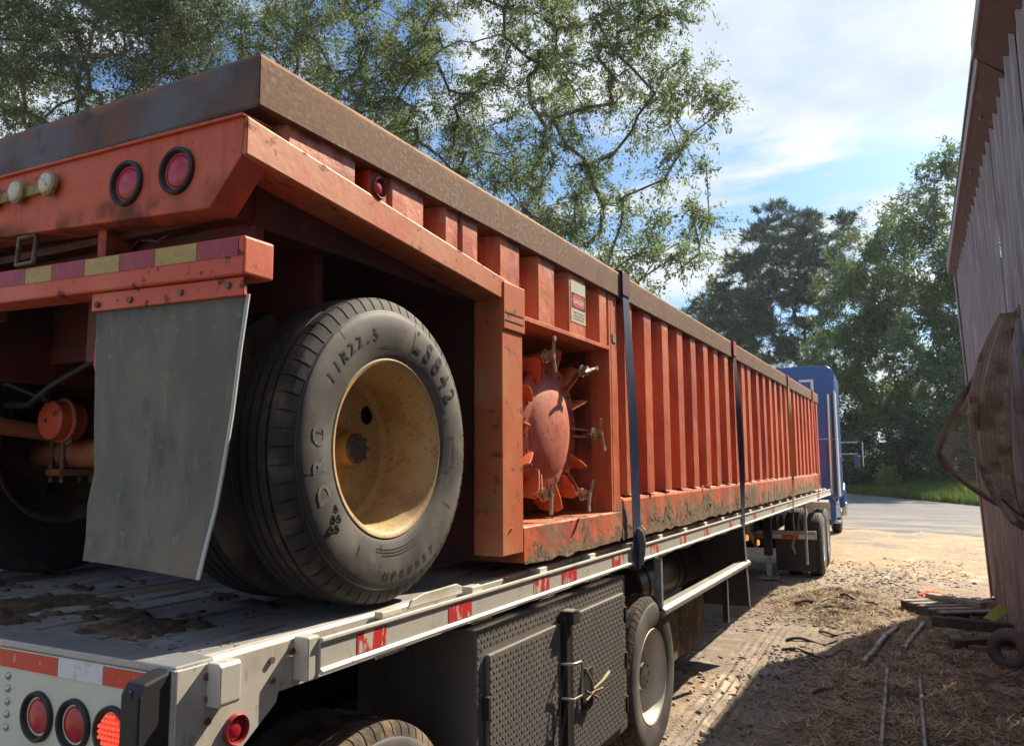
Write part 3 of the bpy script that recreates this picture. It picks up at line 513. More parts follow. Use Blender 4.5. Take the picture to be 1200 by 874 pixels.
# ribs of the side wall
def rib(y0, y1, z0, z1, parent=K, name='rib'):
    s = .028
    return MB().prism([(XI, y0 - s), (XO - .004, y0), (XO, y0 + .005), (XO, y1 - .005), (XO - .004, y1), (XI, y1 + s)], 'z', z0, z1).build(name, red_side, parent)
rib(1.665, 1.975, 2.74, 2.869); rib(2.172, 2.372, 2.71, 2.869); rib(2.52, 2.615, 2.68, 2.869); rib(2.646, 2.772, 2.67, 2.869)
rib(2.965, 3.155, 2.63, 2.869); rib(3.35, 3.54, 2.552, 2.868); rib(3.72, 3.945, 2.552, 2.868); rib(4.15, 4.27, 2.552, 2.868)
rib(4.332, 4.442, 1.700, 2.868, name='corner_post')
r0 = rib(4.565, 4.722, 1.690, 2.868)
yy = 4.722
while yy < 13.75:
    yy += 0.393
    if abs(yy - 8.65) < .2: 
        inst(r0, (0, yy - 4.722 - .10, 0)); continue
    o = inst(r0, (0, yy - 4.722, 0))
    o.location.x += rnd.uniform(-.004, .003)
rib(14.22, 14.36, 1.46, 2.868, name='corner_post')
# bottom beam
MB().prism([(-1.90, 1.44), (-1.604, 1.44), (XO, 1.446), (XO, 1.655), (-1.608, 1.672), (XI - .002, 1.695), (-1.90, 1.695)], 'y', 4.4445, 14.40).build('bottom_beam', red_side, K)
MB().prism([(-1.96, 1.44), (-1.602, 1.44), (-1.598, 1.446), (-1.598, 1.592), (-1.604, 1.600), (-1.96, 1.600)], 'y', 3.180, 4.4435).build('bottom_beam', red_side, K)
B(-1.684, XO - .001, 4.303, 4.3315, 1.601, 2.868).build('recess_edge', red_side, K, bevel=.003)
B(-1.684, XO - .0005, 4.3325, 4.4440, 1.601, 1.699).build('post_foot', red_side, K)
def crust(name, y0, y1, zt, x, seed, ragged):
    ys = np.arange(y0, y1, .022); nz = 9; g = np.random.default_rng(seed)
    top = zt + ragged * (vnoise(ys * 4.3, ys * 0, seed) - .5) + ragged * .9 * (vnoise(ys * 17, ys * 0 + 3, seed) - .5); bot = 1.438 - .02 * vnoise(ys * 9, ys * 0, seed + 5)
    V = []; F = []
    for i, y in enumerate(ys):
        for j in range(nz):
            t = j / (nz - 1); z = bot[i] + (top[i] - bot[i]) * t
            th = 0.0045 * (1 - t ** 3) * (.2 + .9 * float(vnoise(y * 21, z * 25, seed + 1))) + .004 * float(vnoise(y * 55, z * 55, seed + 2)) * (1 - t) + (-.004 if j == nz - 1 else 0.001)
            V.append((x + th, y, z))
    for i in range(len(ys) - 1):
        for j in range(nz - 1):
            if .62 * float(vnoise(ys[i] * 5, j * .55, seed + 9)) + .38 * float(vnoise(ys[i] * 19, j * 1.3, seed + 8)) < .10 + .62 * (j / nz): continue
            a = i * nz + j; F.append((a, a + nz, a + nz + 1, a + 1))
    o = ORG[K.name]; me = np_mesh(name, np.array(V) - np.array(o), F); return fin(name, me, mud_m, K, smooth=60, kind='stuff', org=o)
crust('mud_crust', 4.46, 14.35, 1.56, XO - .001, 21, .20); crust('mud_crust', 3.19, 4.44, 1.56, -1.603, 22, .07)
clods('ledge_dirt', [(-1.63, 5.2, .02, .5), (-1.63, 7.2, .02, .6), (-1.63, 9.5, .02, 1), (-1.63, 12, .02, 1), (-1.70, 3.7, .06, .25)], mud_m, K, 260, 9, .005, .02, surf=lambda x, y: 1.685 if y > 4.45 else 1.599)
# rear light box, frame rails, underside
MB().prism([(-4.02, 2.87), (-1.604, 2.829), (-1.607, 2.722), (-1.727, 2.588), (-2.73, 2.644), (-4.02, 2.70)], 'y', 1.500, 1.60).build('light_box', red_paint, K, bevel=.004)
MB().hexa([(-4.02, 1.488, 2.868), (-1.600, 1.488, 2.827), (-1.600, 1.499, 2.827), (-4.02, 1.499, 2.868), (-4.02, 1.488, 2.877), (-1.600, 1.488, 2.836), (-1.600, 1.61, 2.836), (-4.02, 1.61, 2.877)]).build('box_lip', red_paint, K, bevel=.003)
MB().prism([(1.503, 2.832), (3.176, 2.668), (3.176, 2.600), (2.978, 2.590), (1.503, 2.720)], 'x', -1.73, XO + .003).build('frame_rail', orange_worn, K, bevel=.006)
B(-1.60, -1.591, 2.985, 3.19, 2.462, 2.672).build('rail_end_plate', orange_worn, K, bevel=.004)
for z in (2.50, 2.535): B(-1.5912, -1.5885, 3.0, 3.175, z, z + .006).build('weld_seam', old_steel, K)
B(-1.74, XO, 2.982, 3.178, 1.488, 2.599).build('corner_post', orange_worn, K, bevel=.004)
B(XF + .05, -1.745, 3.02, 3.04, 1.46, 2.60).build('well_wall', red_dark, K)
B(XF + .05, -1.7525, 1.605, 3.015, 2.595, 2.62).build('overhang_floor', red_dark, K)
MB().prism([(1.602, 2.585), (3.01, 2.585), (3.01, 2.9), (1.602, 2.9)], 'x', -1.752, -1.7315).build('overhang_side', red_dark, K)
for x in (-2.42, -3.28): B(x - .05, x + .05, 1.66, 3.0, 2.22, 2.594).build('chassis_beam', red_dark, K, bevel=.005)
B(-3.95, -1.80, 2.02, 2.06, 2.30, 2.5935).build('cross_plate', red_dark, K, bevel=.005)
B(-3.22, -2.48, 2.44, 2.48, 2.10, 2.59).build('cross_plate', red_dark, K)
for x in (-2.27, -2.95): B(x - .02, x + .02, 1.56, 1.66, 2.40, 2.65).build('bumper_bracket', red_paint, K)
# recess with the manhole
B(-2.09, -2.05, 3.179, 4.299, 1.601, 2.551).build('recess_back', red_paint, K)
B(-2.05, -1.597, 3.179, 4.305, 2.530, 2.5515).build('recess_ceiling', red_side, K, bevel=.002)
B(-2.05, -1.686, 4.303, 4.330, 1.601, 2.529).build('recess_side', red_paint, K)
MC = (-2.05, 3.75, 2.055)
q = MB().lathe([(.0, .29), (.22, .29), (.222, .352), (.290, .352), (.292, .33)], MC, 64)
q.build('manhole_neck', red_paint, K, smooth=35)
q = MB().lathe([(.294, .342), (.316, .342), (.320, .336), (.321, .250), (.328, .238), (.342, .205), (.355, .150), (.364, .08), (.367, .002)], MC, 64)
q.build('manhole_cover', cover_paint, K, smooth=50)
def lug(ang, bolt, swing=0):
    ca, sa = math.sin(ang), math.cos(ang); T_ = lambda x, r, t: (MC[0] + x, MC[1] + r * ca + t * sa, MC[2] + r * sa - t * ca)
    m = MB()
    for t in ((-.024, .015) if bolt else (-.005,)):
        P = [(.22, .34), (.318, .312), (.324, .275), (.345, .280), (.372, .36), (.380, .408), (.35, .426), (.25, .415), (.22, .38)]; h = len(P)
        m.add([T_(x, r, t) for x, r in P] + [T_(x, r, t + .009) for x, r in P], [tuple(range(h)), tuple(range(h, 2 * h))[::-1]] + [(i, (i + 1) % h, h + (i + 1) % h, h + i) for i in range(h)])
    c = m.build('clamp_lug', red_side, K, bevel=.002)
    if bolt:
        b = MB().cyl(T_(.20, .41, 0), T_(.452, .415, 0), .012, n=8).cyl(T_(.405, .415, 0), T_(.435, .415, 0), .027, n=6).cyl(T_(.393, .415, 0), T_(.404, .415, 0), .035, n=12)
        cs, ss = math.cos(swing), math.sin(swing)
        for s_ in (1, -1):
            b.cyl(T_(.442, .415, 0), T_(.452, .415 + s_ * .085 * ss, s_ * .085 * cs), .0105, .008, n=7)
        b.cyl(T_(.460, .415 + .085 * ss, .085 * cs), T_(.448, .415 + .085 * ss, .085 * cs), .014, n=7)
        b.build('wing_bolt', bolt_steel, c, smooth=40)
for dg, bt, sw in ((92, 1, .3), (38, 1, .9), (-32, 1, 1.1), (146, 1, .5), (-142, 1, 1.9), (66, 0, 0), (119, 0, 0), (4, 0, 0), (178, 0, 0), (-62, 0, 0), (-88, 0, 0), (-116, 0, 0)): lug(R(dg), bt, sw)
for a in range(24):
    t = 2 * math.pi * (a + .5) / 24; Cy((MC[0] + .319, MC[1] +   .300 * math.sin(t), MC[2] +   .300 * math.cos(t)), (MC[0] + .328, MC[1] +   .300 * math.sin(t), MC[2] +   .300 * math.cos(t)), .008, n=6).build('rim_bolt', old_steel, K)
# marker, sticker
B(-1.684, -1.606, 2.055, 2.150, 2.70, 2.868).build('marker_mount', red_paint, K, bevel=.004)
lamp(K, (-1.605, 2.102, 2.812), 'x', .038, red_lens, M('dusty_red_ring', (.20, .035, .035), .6), name='side_marker')
for z in (2.765, 2.855): Cy((-1.606, 2.140, z), (-1.599, 2.140, z), .008, n=8).build('bolt', old_steel, K)
st = B(XO + .0008, XO + .0020, 3.745, 3.942, 2.615, 2.842).build('warning_decal', sticker_m, K)
B(XO + .0021, XO + .0026, 3.752, 3.936, 2.690, 2.772).build('black_band', black_m, st)
q = MB(); P = [(3.844 + .084 * math.cos(t) * (1 if abs(math.cos(t)) < .5 else 1), 2.731 + .034 * max(-1, min(1, 1.5 * math.sin(t)))) for t in (2 * math.pi * i / 36 for i in range(36))]
q.prism(P, 'x', XO + .0027, XO + .0031).build('red_oval', red_decal, st)
def flat_text(mb, txt, yc, z, h, x, nar=1.0):
    n = len(txt); w = h * .62 * nar
    for i, ch in enumerate(txt):
        if ch == ' ': continue
        v, f = glyph(ch); mb.add([(x, yc + (i - (n - 1) / 2) * w + a * h * nar, z + b * h) for a, b, _ in v], f)
    return mb
flat_text(MB(), 'DANGER', 3.844, 2.717, .036, XO + .0034, 1.0).build('lettering', pale_m, st)
q = MB()
for i, z in enumerate((2.668, 2.650, 2.634)):
    y = 3.775
    while y < 3.92:
        w = rnd.uniform(.008, .024); q.add([(XO + .0023, y, z - .004), (XO + .0023, min(y + w, 3.925), z - .004), (XO + .0023, min(y + w, 3.925), z + .005), (XO + .0023, y, z + .005)], [(0, 1, 2, 3)]); y += w + .007
q.build('print_lines', ink_m, st)
B(-1.6, -1.595, 4.355, 4.41, 2.585, 2.635).build('id_plate', brass_m, K)
# rear lamps
for x in (-2.078, -1.860): lamp(K, (x, 1.499, 2.718), '-y', .070, red_lens, black_rubber)
for x in (-3.75, -3.55): lamp(K, (x, 1.499, 2.77), '-y', .070, red_lens, black_rubber)
B(-2.78, -2.42, 1.484, 1.499, 2.755, 2.789).build('lamp_bar', brass_m, K, bevel=.003)
for x in (-2.435, -2.60, -2.745):
    c = MB().lathe([(0, .040), (.012, .040), (.016, .033), (.018, .030)], (0, 0, 0), 24); c.v = [(p[1] + x, 1.484 - p[0], p[2] + 2.773) for p in c.v]; c = c.build('marker_lamp', brass_m, K, smooth=40)
    l = MB().lathe([(.010, .034), (.020, .031), (.024, .018), (.025, .001)], (0, 0, 0), 24); l.v = [(p[1] + x, 1.484 - p[0], p[2] + 2.773) for p in l.v]; l.build('lens', clear_lens, c, smooth=60)
q = MB().tube([(-2.64, 1.52, 2.635), (-2.545, 1.52, 2.632), (-2.55, 1.515, 2.54), (-2.64, 1.515, 2.54), (-2.64, 1.52, 2.635)], .009, 8).tube([(-2.59, 1.52, 2.632), (-2.585, 1.52, 2.67)], .012, 8)
q.build('hook_ring', old_steel, K, smooth=40)
# underride bumper with tape, flap bracket and mud flap
bz = lambda x: (-1.62 - x) * 0.027
MB().prism([(-4.02, 2.506 + bz(-4.02)), (-1.620, 2.506), (-1.620, 2.396), (-4.02, 2.396 + bz(-4.02))], 'y', 1.530, 1.645).build('underride_bumper', bumper_paint, K, bevel=.008, bseg=3)
ed = [-1.640, -1.803, -1.977, -2.137, -2.302, -2.470, -2.612, -2.78, -2.93, -3.10, -3.26]
for i in range(len(ed) - 1):
    a, b = ed[i] - .001, ed[i + 1] + .001
    MB().hexa([(b, 1.5275, 2.449 + bz(b)), (a, 1.5275, 2.449 + bz(a)), (a, 1.5297, 2.449 + bz(a)), (b, 1.5297, 2.449 + bz(b)), (b, 1.5275, 2.500 + bz(b)), (a, 1.5275, 2.500 + bz(a)), (a, 1.5297, 2.500 + bz(a)), (b, 1.5297, 2.500 + bz(b))]).build('maroon_tape' if i % 2 == 0 else 'olive_tape', tape_maroon if i % 2 == 0 else tape_olive, K)
MB().prism([(-2.285, 2.412), (-1.634, 2.394), (-1.634, 2.342), (-2.285, 2.356)], 'y', 1.546, 1.560).build('flap_bracket', bumper_paint, K, bevel=.003)
for x in (-2.25, -2.10, -1.88, -1.69): Cy((x, 1.5465, 2.374), (x, 1.538, 2.374), .010, n=8).build('bolt', old_steel, K)
lw = [(2.365, -2.282, 0), (2.20, -2.292, .012), (2.02, -2.305, .028), (1.86, -2.300, .034), (1.76, -2.318, .030), (1.66, -2.306, .022), (1.592, -2.300, .012)]
rw = [(2.350, -1.640, .002), (2.20, -1.672, .010), (2.02, -1.712, .026), (1.86, -1.745, .030), (1.76, -1.762, .026), (1.66, -1.780, .014), (1.566, -1.797, .004)]
v = []; f = []; n = 9
for (zl, xl, yl), (zr, xr, yr) in zip(lw, rw):
    for i in range(n):
        t = i / (n - 1); v.append((xl + (xr - xl) * t, 1.562 + yl + (yr - yl) * t + .012 * math.sin(t * math.pi) * (2.36 - zl), zl + (zr - zl) * t))
N_ = len(v); v += [(p[0], p[1] + .011, p[2]) for p in v]; m_ = len(lw)
for j in range(m_ - 1):
    for i in range(n - 1): a = j * n + i; f += [(a, a + 1, a + n + 1, a + n), (N_ + a, N_ + a + n, N_ + a + n + 1, N_ + a + 1)]
    f += [(j * n, (j + 1) * n, N_ + (j + 1) * n, N_ + j * n)]
for i in range(n - 1): f += [(i, N_ + i, N_ + i + 1, i + 1), ((m_ - 1) * n + i, (m_ - 1) * n + i + 1, N_ + (m_ - 1) * n + i + 1, N_ + (m_ - 1) * n + i)]
fl = MB().add(v, f).build('mud_flap', flap_m, K, smooth=50)
MB().tube([(xr, 1.562 + yr + .0055, zr) for zr, xr, yr in rw], .0065, 6).build('flap_edge', flap_edge, fl, smooth=60)
MB().prism([(-2.33, 2.35), (-2.30, 2.35), (-2.30, 2.17), (-2.318, 2.15), (-2.338, 2.20)], 'y', 1.60, 1.63).build('flap_stay', bumper_paint, K)
# running gear
AY, AZ = 2.25, 1.935
axm = M('rusty_red_axle', (.40, .13, .06), .7, layers=[dict(c=(.18, .09, .05), s=6, lo=.45, hi=.65, a=.8)])
Cy((-3.78, AY, AZ), (-1.89, AY, AZ), .066, n=20).build('axle', axm, K, smooth=40)
bc = MB(); PR = [(0, .075), (.006, .082), (.05, .086), (.053, .094), (.066, .094), (.069, .086), (.12, .08), (.14, .05), (.15, .02)]
m = len(PR); nn_ = 32
def chamber(x, y, z):
    b = MB(); vs = [(x + r * math.sin(2 * math.pi * i / nn_), y + a, z + r * math.cos(2 * math.pi * i / nn_)) for i in range(nn_) for a, r in PR]
    b.add(vs, [(i * m + j, i * m + j + 1, ((i + 1) % nn_) * m + j + 1, ((i + 1) % nn_) * m + j) for i in range(nn_) for j in range(m - 1)] + [tuple(i * m for i in range(nn_))])
    c = b.build('brake_chamber', bumper_paint, K, smooth=35)
    Cy((x - .02, y + .001, z), (x - .02, y - .008, z), .010, n=8).build('chamber_bolt', old_steel, c)
    q = MB().tube([(x + .094 * math.sin(t), y + .06, z + .094 * math.cos(t)) for t in np.linspace(0, 2 * math.pi, 25)], .006, 6).cyl((x + .04, y + .06, z - .10), (x + .085, y + .06, z - .085), .010, n=8)
    q.build('clamp_band', old_steel, c, smooth=40)
chamber(-3.27, 2.05, 2.07); chamber(-2.38, 2.05, 2.07)
for x in (-3.40, -2.26):
    MB().tube([(x, 1.70, 2.13), (x, 1.95, 2.04), (x, AY, 2.01), (x, 2.6, 2.05), (x, 2.95, 2.15)], .035, 8).build('leaf_spring', axm, K, smooth=50)
    B(x - .05, x + .05, AY - .09, AY + .09, AZ - .10, AZ - .07).build('spring_plate', axm, K, bevel=.004)
    for dy in (-.07, .07):
        for dx in (-.04, .04): Cy((x + dx, AY + dy, AZ - .13), (x + dx, AY + dy, AZ + .13), .010, n=8).build('u_bolt', old_steel, K)
MB().tube([(-3.75, 2.1, 2.25), (-3.5, 1.95, 2.14), (-3.3, 1.98, 2.13), (-3.1, 1.95, 2.2), (-2.9, 2.0, 2.3), (-2.6, 2.1, 2.32)], .014, 8).build('air_hose', black_rubber, K, smooth=60)
MB().tube([(-3.27, 2.05, 2.15), (-3.4, 1.95, 2.22), (-3.6, 1.92, 2.2), (-3.52, 1.95, 2.13), (-3.3, 1.98, 2.125)], .012, 8).build('air_hose', black_rubber, K, smooth=60)
for (x, y, a, b) in ((-2.3, 1.66, .2, -.05), (-2.05, 1.7, .12, .06), (-2.5, 1.7, -.1, .1)):
    MB().tube([(x, y, 2.56), (x + a * .5, y - .02, 2.60), (x + a, y - .03, 2.59 + b * .3), (x + a * 1.4, y, 2.63)], .005, 5).build('loose_wire', old_steel, K)
w = wheel(K, (0, AY, AZ), -1.628, 1, 1.0, rim=rim_m, dish=.25, hub=True, hub_out=.05, hub_r=.060, holes=[(.158, .128, .036), (-.158, -.128, .036)])
tyr = [c for c in w.children if c.name.startswith('tyre')][0]; C0 = (-1.628, AY, AZ); sx = lambda r: sidewall_x(r) + .0018
arc_letters(w, letter_m, '11R22.5', C0, .400, -58, -17, .060, sx, narrow=.95)
arc_letters(w, letter_m, 'LS842', C0, .412, 20, 60, .105, sx, narrow=.82)
arc_letters(w, ridge_m, 'DRC', C0, .392, -112, -86, .085, sx, narrow=1.0)
arc_letters(w, letter_m, 'NP00057', C0, .432, 186, 148, .040, sx, up_out=False)
def arc_line(mb, r, p0, p1, w_, n=24):
    ps = [R(p0 + (p1 - p0) * i / n) for i in range(n + 1)]; v = []
    for p in ps:
        for rr in (r - w_ / 2, r + w_ / 2): v.append((C0[0] + sx(rr), C0[1] + rr * math.sin(p), C0[2] + rr * math.cos(p)))
    mb.add(v, [(2 * i, 2 * i + 2, 2 * i + 3, 2 * i + 1) for i in range(n)])
def rad_line(mb, p, r0, r1, w_):
    p = R(p); t = Vector((0, math.cos(p), -math.sin(p))) * w_ / 2; d = Vector((0, math.sin(p), math.cos(p))); v = []
    for r in np.linspace(r0, r1, 4):
        for s_ in (-1, 1): a = d * float(r) + t * s_; v.append((C0[0] + sx(float(r)), C0[1] + a.y, C0[2] + a.z))
    mb.add(v, [(2 * i, 2 * i + 2, 2 * i + 3, 2 * i + 1) for i in range(3)])
q = MB()
for p, a, b in ((-38, .44, .475), (-84, .36, .42), (-101, .40, .47), (12, .33, .36), (16, .34, .47), (28, .33, .365), (72, .345, .37), (104, .33, .37), (122, .37, .42), (-150, .36, .40), (-170, .33, .36)): rad_line(q, p, a, b, .0035)
for r, a, b in ((.475, -180, 180), (.350, -14, 6), (.345, 150, 195), (.355, 150, 195), (.365, 155, 190), (.350, 30, 68), (.343, 30, 68), (.357, 30, 68), (.352, 84, 100), (.385, 82, 101)): arc_line(q, r, a, b, .003, 60)
rad_line(q, 83, .352, .385, .003); rad_line(q, 100.5, .352, .385, .003)
q.build('moulded_lines', letter_m, w)
q = MB()
def tri(cy_, cz_, s):
    for a, b in (((0, 1), (-.87, -.5)), ((-.87, -.5), (.87, -.5)), ((.87, -.5), (0, 1))):
        p0 = (C0[0], C0[1] + cy_ + a[0] * s, C0[2] + cz_ + a[1] * s); p1 = (C0[0], C0[1] + cy_ + b[0] * s, C0[2] + cz_ + b[1] * s)
        rr = math.hypot(cy_, cz_); q.tube([(p0[0] + sx(rr), p0[1], p0[2]), (p0[0] + sx(rr), p1[1], p1[2])], .0025, 4)
for (a, b) in ((-.304, -.195), (-.318, -.225), (-.290, -.225), (-.330, -.255), (-.302, -.255)): tri(a, b, .014)
q.build('moulded_emblem', letter_m, w)
wheel(K, (0, AY, AZ), -2.22, -1, 1.0, rim=rim_m, detail=False, hub=False)
for x, sg in ((-3.42, 1), (-4.02, -1)): wheel(K, (0, AY, AZ), x, sg, 1.0, rim=rim_dark, side=black_rubber, detail=False, hub=False)
# ---------------------------------------------------------------- straps over the container
def strap(name, label, y_top, y_bot, mat, cover=None, w=.085, twist=0.0, hookm=None, zb=1.262):
    t = thing(name, label, 'strap', (-1.58, y_bot, 1.33), 'tie-down straps over the container')
    P = [(-4.08, y_top, 2.6), (-4.06, y_top, 3.036), (-2.8, y_top, 3.040), (-1.62, y_top, 3.037), (-1.585, y_top, 3.034), (-1.5765, y_top, 3.020), (-1.5765, y_top, 2.90)]
    n = 12
    for i in range(1, n + 1):
        s = i / n; P.append((-1.5765 + .012 * math.sin(s * math.pi) + .010 * s, y_top + (y_bot - y_top) * s, 2.90 + (1.372 - 2.90) * s))
    P.append((-1.563, y_bot, zb))
    v = []; f = []
    for i, p in enumerate(P):
        s = max(0, (i - 6) / (len(P) - 7)); a = twist * math.sin(s * math.pi); ww = w * (1 - .12 * math.sin(s * math.pi))
        for sg in (-1, 1):
            for th in (0, .0035):
                nx = (0, 1) if 1 <= i <= 4 and i != 4 else (1, 0)
                v.append((p[0] + th * nx[0] + sg * ww / 2 * math.sin(a) * .8, p[1] + sg * ww / 2 * math.cos(a), p[2] + th * nx[1]))
    for i in range(len(P) - 1):
        a = i * 4; b = a + 4
        f += [(a, b, b + 2, a + 2), (a + 1, a + 3, b + 3, b + 1), (a, a + 1, b + 1, b), (a + 2, b + 2, b + 3, a + 3)]
    f += [(0, 2, 3, 1), (len(v) - 4, len(v) - 3, len(v) - 1, len(v) - 2)]
    MB().add(v, f).build('webbing', mat, t, smooth=50)
    if cover:
        MB().prism([(-1.70, 3.045), (-1.59, 3.046), (-1.567, 3.03), (-1.566, 2.89), (-1.571, 2.89), (-1.572, 3.022), (-1.594, 3.0405), (-1.70, 3.0405)], 'y', y_top - w * .62, y_top + w * .62).build('edge_guard', cover, t)
    B(-1.595, -1.560, y_bot - w * .45, y_bot + w * .45, 1.245, 1.262).build('hook_bar', hookm or black_steel, t, bevel=.004)
    return t
t1 = strap('ratchet_strap', 'blue strap nearest the manhole recess, grey webbing tail at its foot', 4.535, 4.62, blue_strap, M('dark_maroon_guard', (.10, .03, .04), .8), .105, .35)
v = MB().tube([(-1.556, 4.615, 1.49), (-1.548, 4.63, 1.46), (-1.548, 4.66, 1.40), (-1.550, 4.66, 1.33), (-1.552, 4.64, 1.27)], [.010, .024, .026, .022, .016], 8)
v.build('webbing_tail', M('dusty_grey_webbing', (.17, .17, .18), .8, layers=[dict(c=(.06, .07, .10), s=14, lo=.5, hi=.65, a=.8)], bump=[(60, S1, .4, .006)]), t1, smooth=60)
MB().tube([(-1.555, 4.67, 1.50), (-1.548, 4.70, 1.47), (-1.548, 4.695, 1.42), (-1.552, 4.70, 1.38)], [.006, .013, .010, .006], 6).build('webbing_end', pale_m, t1, smooth=60)
strap('ratchet_strap', 'navy strap with red edge guard, second from the recess', 7.66, 7.74, navy_strap, red_strap, .10, .5)
strap('ratchet_strap', 'worn yellow strap crossing the far ribs', 11.02, 10.95, yellow_strap, red_strap, .075, .6)
strap('ratchet_strap', 'bright red strap at the front end of the container', 13.62, 13.72, red_strap, red_strap, .085, .2)
# ---------------------------------------------------------------- ground, lot, verge
G0 = 0.03
def gh(x, y):
    x = np.asarray(x, float); y = np.asarray(y, float)
    near = np.clip((26 - y) / 8, 0, 1) * np.clip((y + 2) / 4, 0, 1) * np.clip((6 + x) / 2, 0, 1)
    h = .035 * (vnoise(x * .9, y * .9, 1) - .5) + .022 * (vnoise(x * 3.1, y * 3.1, 2) - .5) + .012 * (vnoise(x * 9, y * 9, 3) - .5) + .006 * (vnoise(x * 23, y * 23, 4) - .5)
    mound = np.exp(-(((x + 1.15) / .55) ** 2 + ((y - 11.4) / .9) ** 2)) * (.10 + .08 * vnoise(x * 7, y * 7, 6)) 
    rut = np.exp(-((x + 1.47 + .02 * (y - 6)) / .17) ** 2) * np.clip((9.6 - y) / 1.5, 0, 1)
    tr = rut * (-.022 + .020 * np.sin((x + 1.47 + .02 * (y - 6)) * 2 * math.pi / .078))
    rut2 = np.exp(-((x + .98 + .045 * (y - 8)) / .10) ** 2) * np.clip((10.5 - y) / 1.5, 0, 1) * np.clip((y - 4) / 2, 0, 1)
    ridge = np.exp(-((x + .80 + .045 * (y - 8)) / .07) ** 2) * np.clip((10.3 - y) / 1.5, 0, 1) * (.02 + .03 * vnoise(x * 11, y * 7, 8))
    straw = np.clip((x + 1.0) / .6, 0, 1) * np.clip((11 - y) / 2, 0, 1) * (.03 * vnoise(x * 4, y * 4, 9) + .025 * vnoise(x * 13, y * 13, 10))
    wheel_ok = np.clip((-1.56 - x) / .2, 0, 1) * np.exp(-((y - 5.03) / .5) ** 2)
    return G0 + near * (h * (1 - wheel_ok) + mound + tr - .025 * rut2 + ridge + straw)
def axis(lo, hi, a, b, fine, coarse):
    v = list(np.arange(a, b, fine)); s = fine; p = a
    L_ = []
    while p > lo: s *= 1.35; p -= min(s, coarse); L_.append(p)
    s = fine; p = v[-1]; H_ = []
    while p < hi: s *= 1.35; p += min(s, coarse); H_.append(p)
    return np.array(L_[::-1] + v + H_)
gx = axis(-600, 600, -2.6, 0.9, .0156, 80); gy = axis(-400, 900, 4.6, 16, .032, 80)
XX, YY = np.meshgrid(gx, gy); ZZ = gh(XX, YY); nx_, ny_ = len(gx), len(gy)
I = np.arange(nx_ * ny_).reshape(ny_, nx_); F = np.stack([I[:-1, :-1], I[:-1, 1:], I[1:, 1:], I[1:, :-1]], -1).reshape(-1, 4)
ground_m = M('dirt_and_gravel_ground', (.245, .185, .135), .92, layers=[
    dict(c=(.33, .275, .22), s=3.2, lo=.45, hi=.62, a=.8), dict(c=(.12, .088, .062), s=5, lo=.52, hi=.66, a=.75, r=.5),
    dict(c=(.43, .31, .18), s=.9, lo=.30, hi=.52, y=(12.6, 14.6), w=2.4, ws=1.1), dict(c=(.36, .23, .115), s=2, st=(.35, 1.6, 1), lo=.5, hi=.64, a=.75, y=(12.0, 13.5), w=2.5, ws=1.0),
    dict(c=(.24, .215, .185), s=1.8, st=(.4, 1.5, 1), lo=.52, hi=.66, a=.75, y=(12.5, 14), w=1.5, ws=1.5),
    dict(c=(.20, .115, .06), s=2.2, lo=.32, hi=.55, a=.9, y=(9.6, 10.6), y2=(13.0, 12.0), w=1.4, ws=1.6), dict(c=(.33, .21, .10), s=3, lo=.48, hi=.60, a=.85, y2=(8.8, 7.2), x2=(-1.1, -1.4), w=.5, ws=3, r=.42),
    dict(c=(.235, .165, .105), s=3.5, lo=.34, hi=.58, a=.85, x=(-1.05, -.6), y2=(11.5, 10), w=.6, ws=2.2), dict(c=(.30, .21, .115), s=5, lo=.50, hi=.62, a=.8, x=(-.6, -.2), y2=(12.5, 11), w=.6, ws=2),
    dict(c=(.055, .036, .025), s=14, lo=.58, hi=.66, a=.75), dict(c=(.42, .37, .31), s=46, lo=.60, hi=.68, a=.7), dict(c=(.07, .055, .045), s=60, lo=.57, hi=.66, a=.7)],
    bump=[(22, S1, .5, .02), (75, S1, .6, .012), (210, S1, .4, .004)])
me = np_mesh('ground', np.stack([XX.ravel(), YY.ravel(), ZZ.ravel()], 1), F)
struct(fin('ground', me, ground_m, smooth=80))
asph_m = M('worn_grey_asphalt', (.115, .116, .125), .85, layers=[dict(c=(.165, .160, .155), s=.5, st=(.5, 1.4, 1), lo=.45, hi=.65, a=.8), dict(c=(.085, .085, .09), s=.8, st=(.4, 1.5, 1), lo=.56, hi=.7, a=.7), dict(c=(.36, .28, .18), s=.6, st=(.5, 1.6, 1), lo=.40, hi=.6, a=.8, y2=(33, 23), w=5, ws=.8), dict(c=(.045, .045, .05), s=2.2, st=(.6, 2.2, 1), lo=.585, hi=.61, a=.7), dict(c=(.30, .26, .21), s=9, lo=.58, hi=.68, a=.6), dict(c=(.05, .05, .05), s=30, lo=.58, hi=.68, a=.6)], bump=[(30, S1, .3, .01), (120, S1, .4, .005)])
xs = np.linspace(-40, 30, 240); e0 = 22.6 - .25 * np.clip(xs, -8, 3) + 2.4 * (vnoise(xs * .35, xs * 0, 31) - .5) + 1.1 * (vnoise(xs * 1.4, xs * 0, 32) - .5) + .4 * (vnoise(xs * 5, xs * 0, 33) - .5)
e1 = np.clip(42.0 - 2.0 * xs, 20, 110) + 1.0
V = np.stack([np.concatenate([xs, xs]), np.concatenate([e0, np.maximum(e1, e0 + .5)]), np.full(480, G0 + .006)], 1)
struct(fin('asphalt_lot', np_mesh('asphalt_lot', V, [(i, i + 1, 240 + i + 1, 240 + i) for i in range(239)]), asph_m))
xs = np.linspace(-60, 40, 260); e1 = np.clip(42.0 - 2.0 * xs, 24, 150) + .9 * (vnoise(xs * 1.2, xs * 0, 41) - .5) + .4 * (vnoise(xs * 5, xs * 0, 42) - .5)
